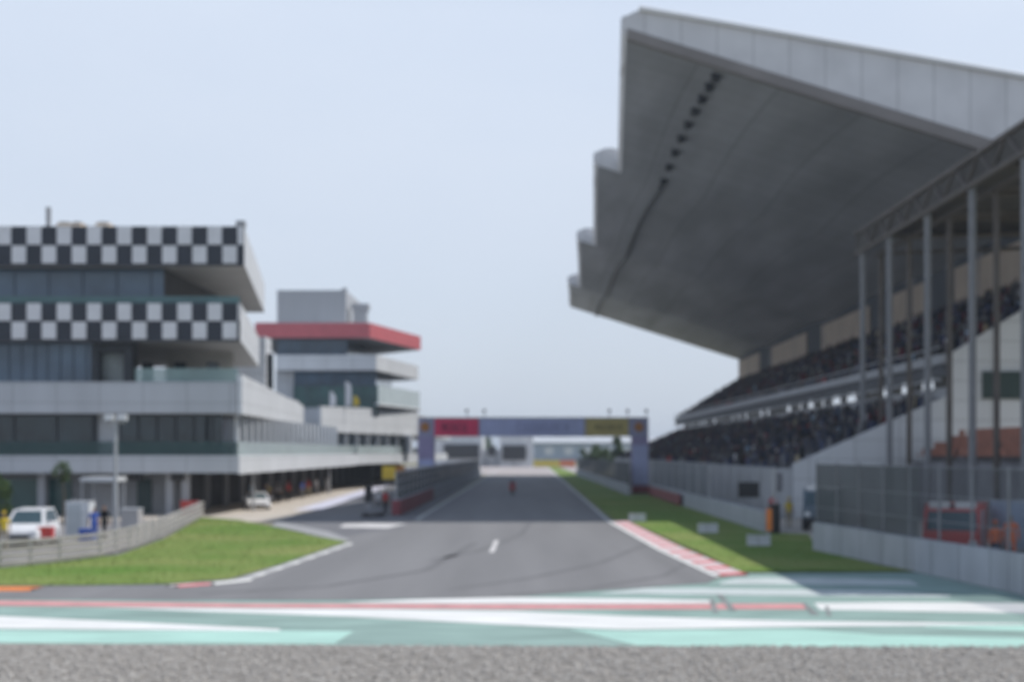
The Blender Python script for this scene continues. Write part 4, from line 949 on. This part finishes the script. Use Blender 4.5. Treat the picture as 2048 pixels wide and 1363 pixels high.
MB().tube([(-.34, -.42, .90), (0, -.52, .93), (.34, -.42, .90)], .018, PLASK).build("handlebar", mt)
MB().box(-.06, .06, .05, .72, .27, .36, PLASK).box(-.15, .15, -.25, .2, .25, .5, PLASK).build("engine", mt)
mt.location = (mx_, my_, .015)
rp = {}; re = []
rp['pelvis'] = ((0, .38, .98), (.15, .12)); rp['waist'] = ((0, .22, 1.10), (.14, .11)); rp['chest'] = ((0, .0, 1.24), (.18, .13)); rp['neckb'] = ((0, -.12, 1.31), (.08, .07)); rp['neck'] = ((0, -.17, 1.35), .055)
rp['head'] = ((0, -.25, 1.42), (.10, .11)); rp['crown'] = ((0, -.25, 1.50), .07)
re += [('pelvis', 'waist'), ('waist', 'chest'), ('chest', 'neckb'), ('neckb', 'neck'), ('neck', 'head'), ('head', 'crown')]
for s, q in ((-1, 'l'), (1, 'r')):
    rp['sh' + q] = ((s * .2, -.06, 1.28), .065); rp['el' + q] = ((s * .34, -.22, 1.06), .05); rp['wr' + q] = ((s * .32, -.40, .93), .035); rp['pa' + q] = ((s * .30, -.46, .92), (.03, .035))
    rp['hip' + q] = ((s * .12, .36, .93), .09); rp['kn' + q] = ((s * .27, -.02, .74), .065); rp['an' + q] = ((s * .2, .42, .42), .045); rp['toe' + q] = ((s * .2, .22, .37), (.04, .03))
    re += [('chest', 'sh' + q), ('sh' + q, 'el' + q), ('el' + q, 'wr' + q), ('wr' + q, 'pa' + q), ('pelvis', 'hip' + q), ('hip' + q, 'kn' + q), ('kn' + q, 'an' + q), ('an' + q, 'toe' + q)]
    for k_, dx in enumerate((-.03, -.01, .01, .03)):
        f1, f2 = 'f%s%d' % (q, k_), 'g%s%d' % (q, k_); rp[f1] = ((s * .30 + dx, -.50, .90), .010); rp[f2] = ((s * .30 + dx, -.475, .87), .009); re += [('pa' + q, f1), (f1, f2)]
    rp['t' + q] = ((s * .26, -.46, .885), .011); re.append(('pa' + q, 't' + q))
vs, fs = skin_mesh(rp, re, None)
rd = thing("person", "person in red leathers and dark helmet riding the motorcycle", "person")
me = bpy.data.meshes.new("body"); me.from_pydata([tuple(v) for v in vs], [], fs)
for m in (C_RED, C_BLK): me.materials.append(m)
for p in me.polygons: p.material_index = 1 if (p.center.z < .5 or (abs(p.center.x) > .25 and p.center.y < -.36)) else 0; p.use_smooth = True
o = bpy.data.objects.new("body", me); col.objects.link(o); o.parent = rd
hm = MB().ball((0, -.26, 1.44), (.135, .165, .15), M("dark helmet", (0.05, 0.05, 0.06), .2, .2, 3.), 14, 8).build("helmet", rd, True)
MB().ball((0, -.335, 1.45), (.105, .10, .055), GLASSD, 12, 6).build("visor", hm, True)
rd.location = (mx_, my_, .015)

# ---------------------------------------------------------------- street furniture and small things
x = W(231, 0, 70).x
t = thing("lamp_post", "slim grey lamp post with twin floodlights in front of the chequered building", "lamp post", (x, 70, 0))
MB().tube([(x, 70, 0), (x, 70, 5.9)], [.13, .075], PLANTG, 10).build("pole", t)
MB().tube([(x - .45, 70, 5.9), (x + .5, 70, 5.9)], .05, PLANTG).build("crossarm", t)
for dx in (-.3, .35):
    h = MB().exx([(69.75, 5.98), (70.2, 6.0), (70.15, 6.28), (69.85, 6.3)], x + dx - .22, x + dx + .22, CLADG).build("floodlight", t)
    MB().box(x + dx - .18, x + dx + .18, 69.72, 69.765, 6.02, 6.26, LENSM).build("lens", h)
x0, x1 = W(131, 0, 70).x, W(178, 0, 70).x
t = thing("white_cabinet", "tall white cabinet beside the person in blue", "cabinet", ((x0 + x1) / 2, 70.5, 0))
MB().box(x0, x1, 70, 71.0, .1, 1.85, CLAD).box(x0 - .03, x1 + .03, 69.97, 71.03, 1.851, 1.9, CLADG).build("case", t)
MB().box(x0 + .08, x1 - .4, 69.95, 69.995, .2, 1.75, M("cabinet door grey", (0.50, 0.54, 0.56), .4, .1, 1.)).build("door", t)
MB().box(x0, x1, 70.02, 70.98, 0, .099, PLASK).build("plinth", t)
x0, x1 = W(241, 0, 78).x, W(276, 0, 78).x
t = thing("grey_cabinet", "low pale grey cabinet between the lamp post and the dark door", "cabinet", ((x0 + x1) / 2, 78.5, 0))
MB().box(x0, x1, 78, 79, .08, 1.15, M("pale grey box", (0.42, 0.41, 0.41), .6, .05, 1.)).build("case", t)
MB().box(x0 - .04, x1 + .04, 77.95, 79.05, 1.151, 1.21, CLADG).build("lid", t)
x0, x1 = W(160, 0, 86).x, W(230, 0, 86).x
t = thing("entrance_shelter", "small flat white roofed shelter before the ground floor wall", "shelter", ((x0 + x1) / 2, 87, 0))
MB().box(x0, x1, 86, 88.4, 2.55, 2.82, CLAD).build("roof", t)
for xx in (x0 + .1, x1 - .1):
    for yy in (86.1, 88.3): MB().tube([(xx, yy, 0), (xx, yy, 2.56)], .05, STEELG, 8).build("post", t)
MB().box(x0 + .1, x1 - .1, 88.31, 88.36, .2, 2.4, GREYW).build("back_panel", t)
x, y = G(172, 1086)
t = tag(MB().box(x - .35, x + .35, y, y + .6, 0, .62, C_BLUE).box(x - .38, x + .38, y - .03, y + .63, .621, .70, C_BLUE).build("blue_crate"), "blue plastic crate at the feet of the person in blue", "crate")
x, y = G(98, 1092)
t = tag(MB().box(x - .3, x + .4, y - .8, y - .4, .3, .95, CARR).tube([(x - .25, y - .6, 0), (x - .25, y - .6, .31)], .04, PLASK).tube([(x + .3, y - .6, 0), (x + .3, y - .6, .31)], .04, PLASK).build("red_case"), "red equipment case standing at the front corner of the white car", "case")
# marshal equipment at the pit wall end
x = W(737, 0, 97).x
t = thing("signal_cabinet", "black signal cabinet at the pit exit near the pit wall end", "cabinet", (x, 97, 0))
MB().box(x - .25, x + .25, 96.8, 97.2, .9, 2.1, PLASK).build("case", t); MB().tube([(x, 97, 0), (x, 97, .91)], .08, STEELG).build("post", t)
x = W(746, 0, 93.5).x
t = tag(MB().ball((x, 93.5, .33), (.75, .5, .32), C_GRY, 12, 8).box(x - .7, x + .7, 93.1, 93.9, .0, .25, PLASK).build("covered_crate", smooth=False), "low crate under a grey cover before the pit wall end", "crate")
# white foam blocks on the right lawn
for px, py, lab in ((1275, 1043, "white foam block on the lawn farthest of three from the orange post"), (1417, 1066, "white foam block in the middle of three on the lawn"), (1519, 1092, "white foam block on the lawn nearest the orange post")):
    x, y = G(px, py); t = thing("foam_block", lab, "block", (x, y, .03), "white foam blocks on the right lawn")
    MB().exx([(y, .03), (y + .5, .03), (y + .42, .47), (y + .08, .47)], x - .52, x + .52, CLADG).build("block", t); MB().box(x - .54, x + .54, y + .04, y + .46, .471, .53, CLADG).build("cap", t)
x, y = G(1538, 1078)
t = thing("marker_post", "orange marker board on the wall end beside the opening", "marker", (x, y, 0))
MB().box(x - .14, x + .14, y - .06, y + .0, .45, 1.55, ORANGE).build("board", t); MB().tube([(x, y + .06, 0), (x, y + .06, 1.5)], .05, STEELG).build("post", t)
t = thing("padded_post", "dark padded post at the end of the grandstand wall", "post", (13.25, 74.6, 0))
MB().tube([(13.3, 74.6, 0), (13.3, 74.6, 1.6)], .3, PLASK, 14).build("padding", t); MB().tube([(13.3, 74.6, 1.55), (13.3, 74.6, 3.6)], .07, STEELG).build("pole", t)

t = thing("trackside_screen", "black screen on two posts before the rounded end of the grandstand wall", "screen", (14.05, 88, 0))
MB().box(13.4, 14.72, 88, 88.15, 1.5, 2.48, PLASK).build("screen", t)
for xx in (13.6, 14.5): MB().tube([(xx, 88.1, 0), (xx, 88.1, 1.52)], .04, STEELG, 8).build("post", t)
# ---------------------------------------------------------------- light summer haze over the whole place
hz = MB().box(-2600, 2600, -80, 4600, -1.5, 38, None or CONCR).build("haze")
hm_ = bpy.data.materials.new("haze air"); hm_.use_nodes = True; ht = hm_.node_tree; ht.nodes.clear()
ho = ht.nodes.new("ShaderNodeOutputMaterial"); hv = ht.nodes.new("ShaderNodeVolumePrincipled")
hv.inputs['Color'].default_value = (0.82, 0.90, 1.0, 1); hv.inputs['Density'].default_value = 0.00035; hv.inputs['Anisotropy'].default_value = 0.2
ht.links.new(hv.outputs[0], ho.inputs['Volume'])
hz.data.materials.clear(); hz.data.materials.append(hm_); kind(hz, 'stuff')
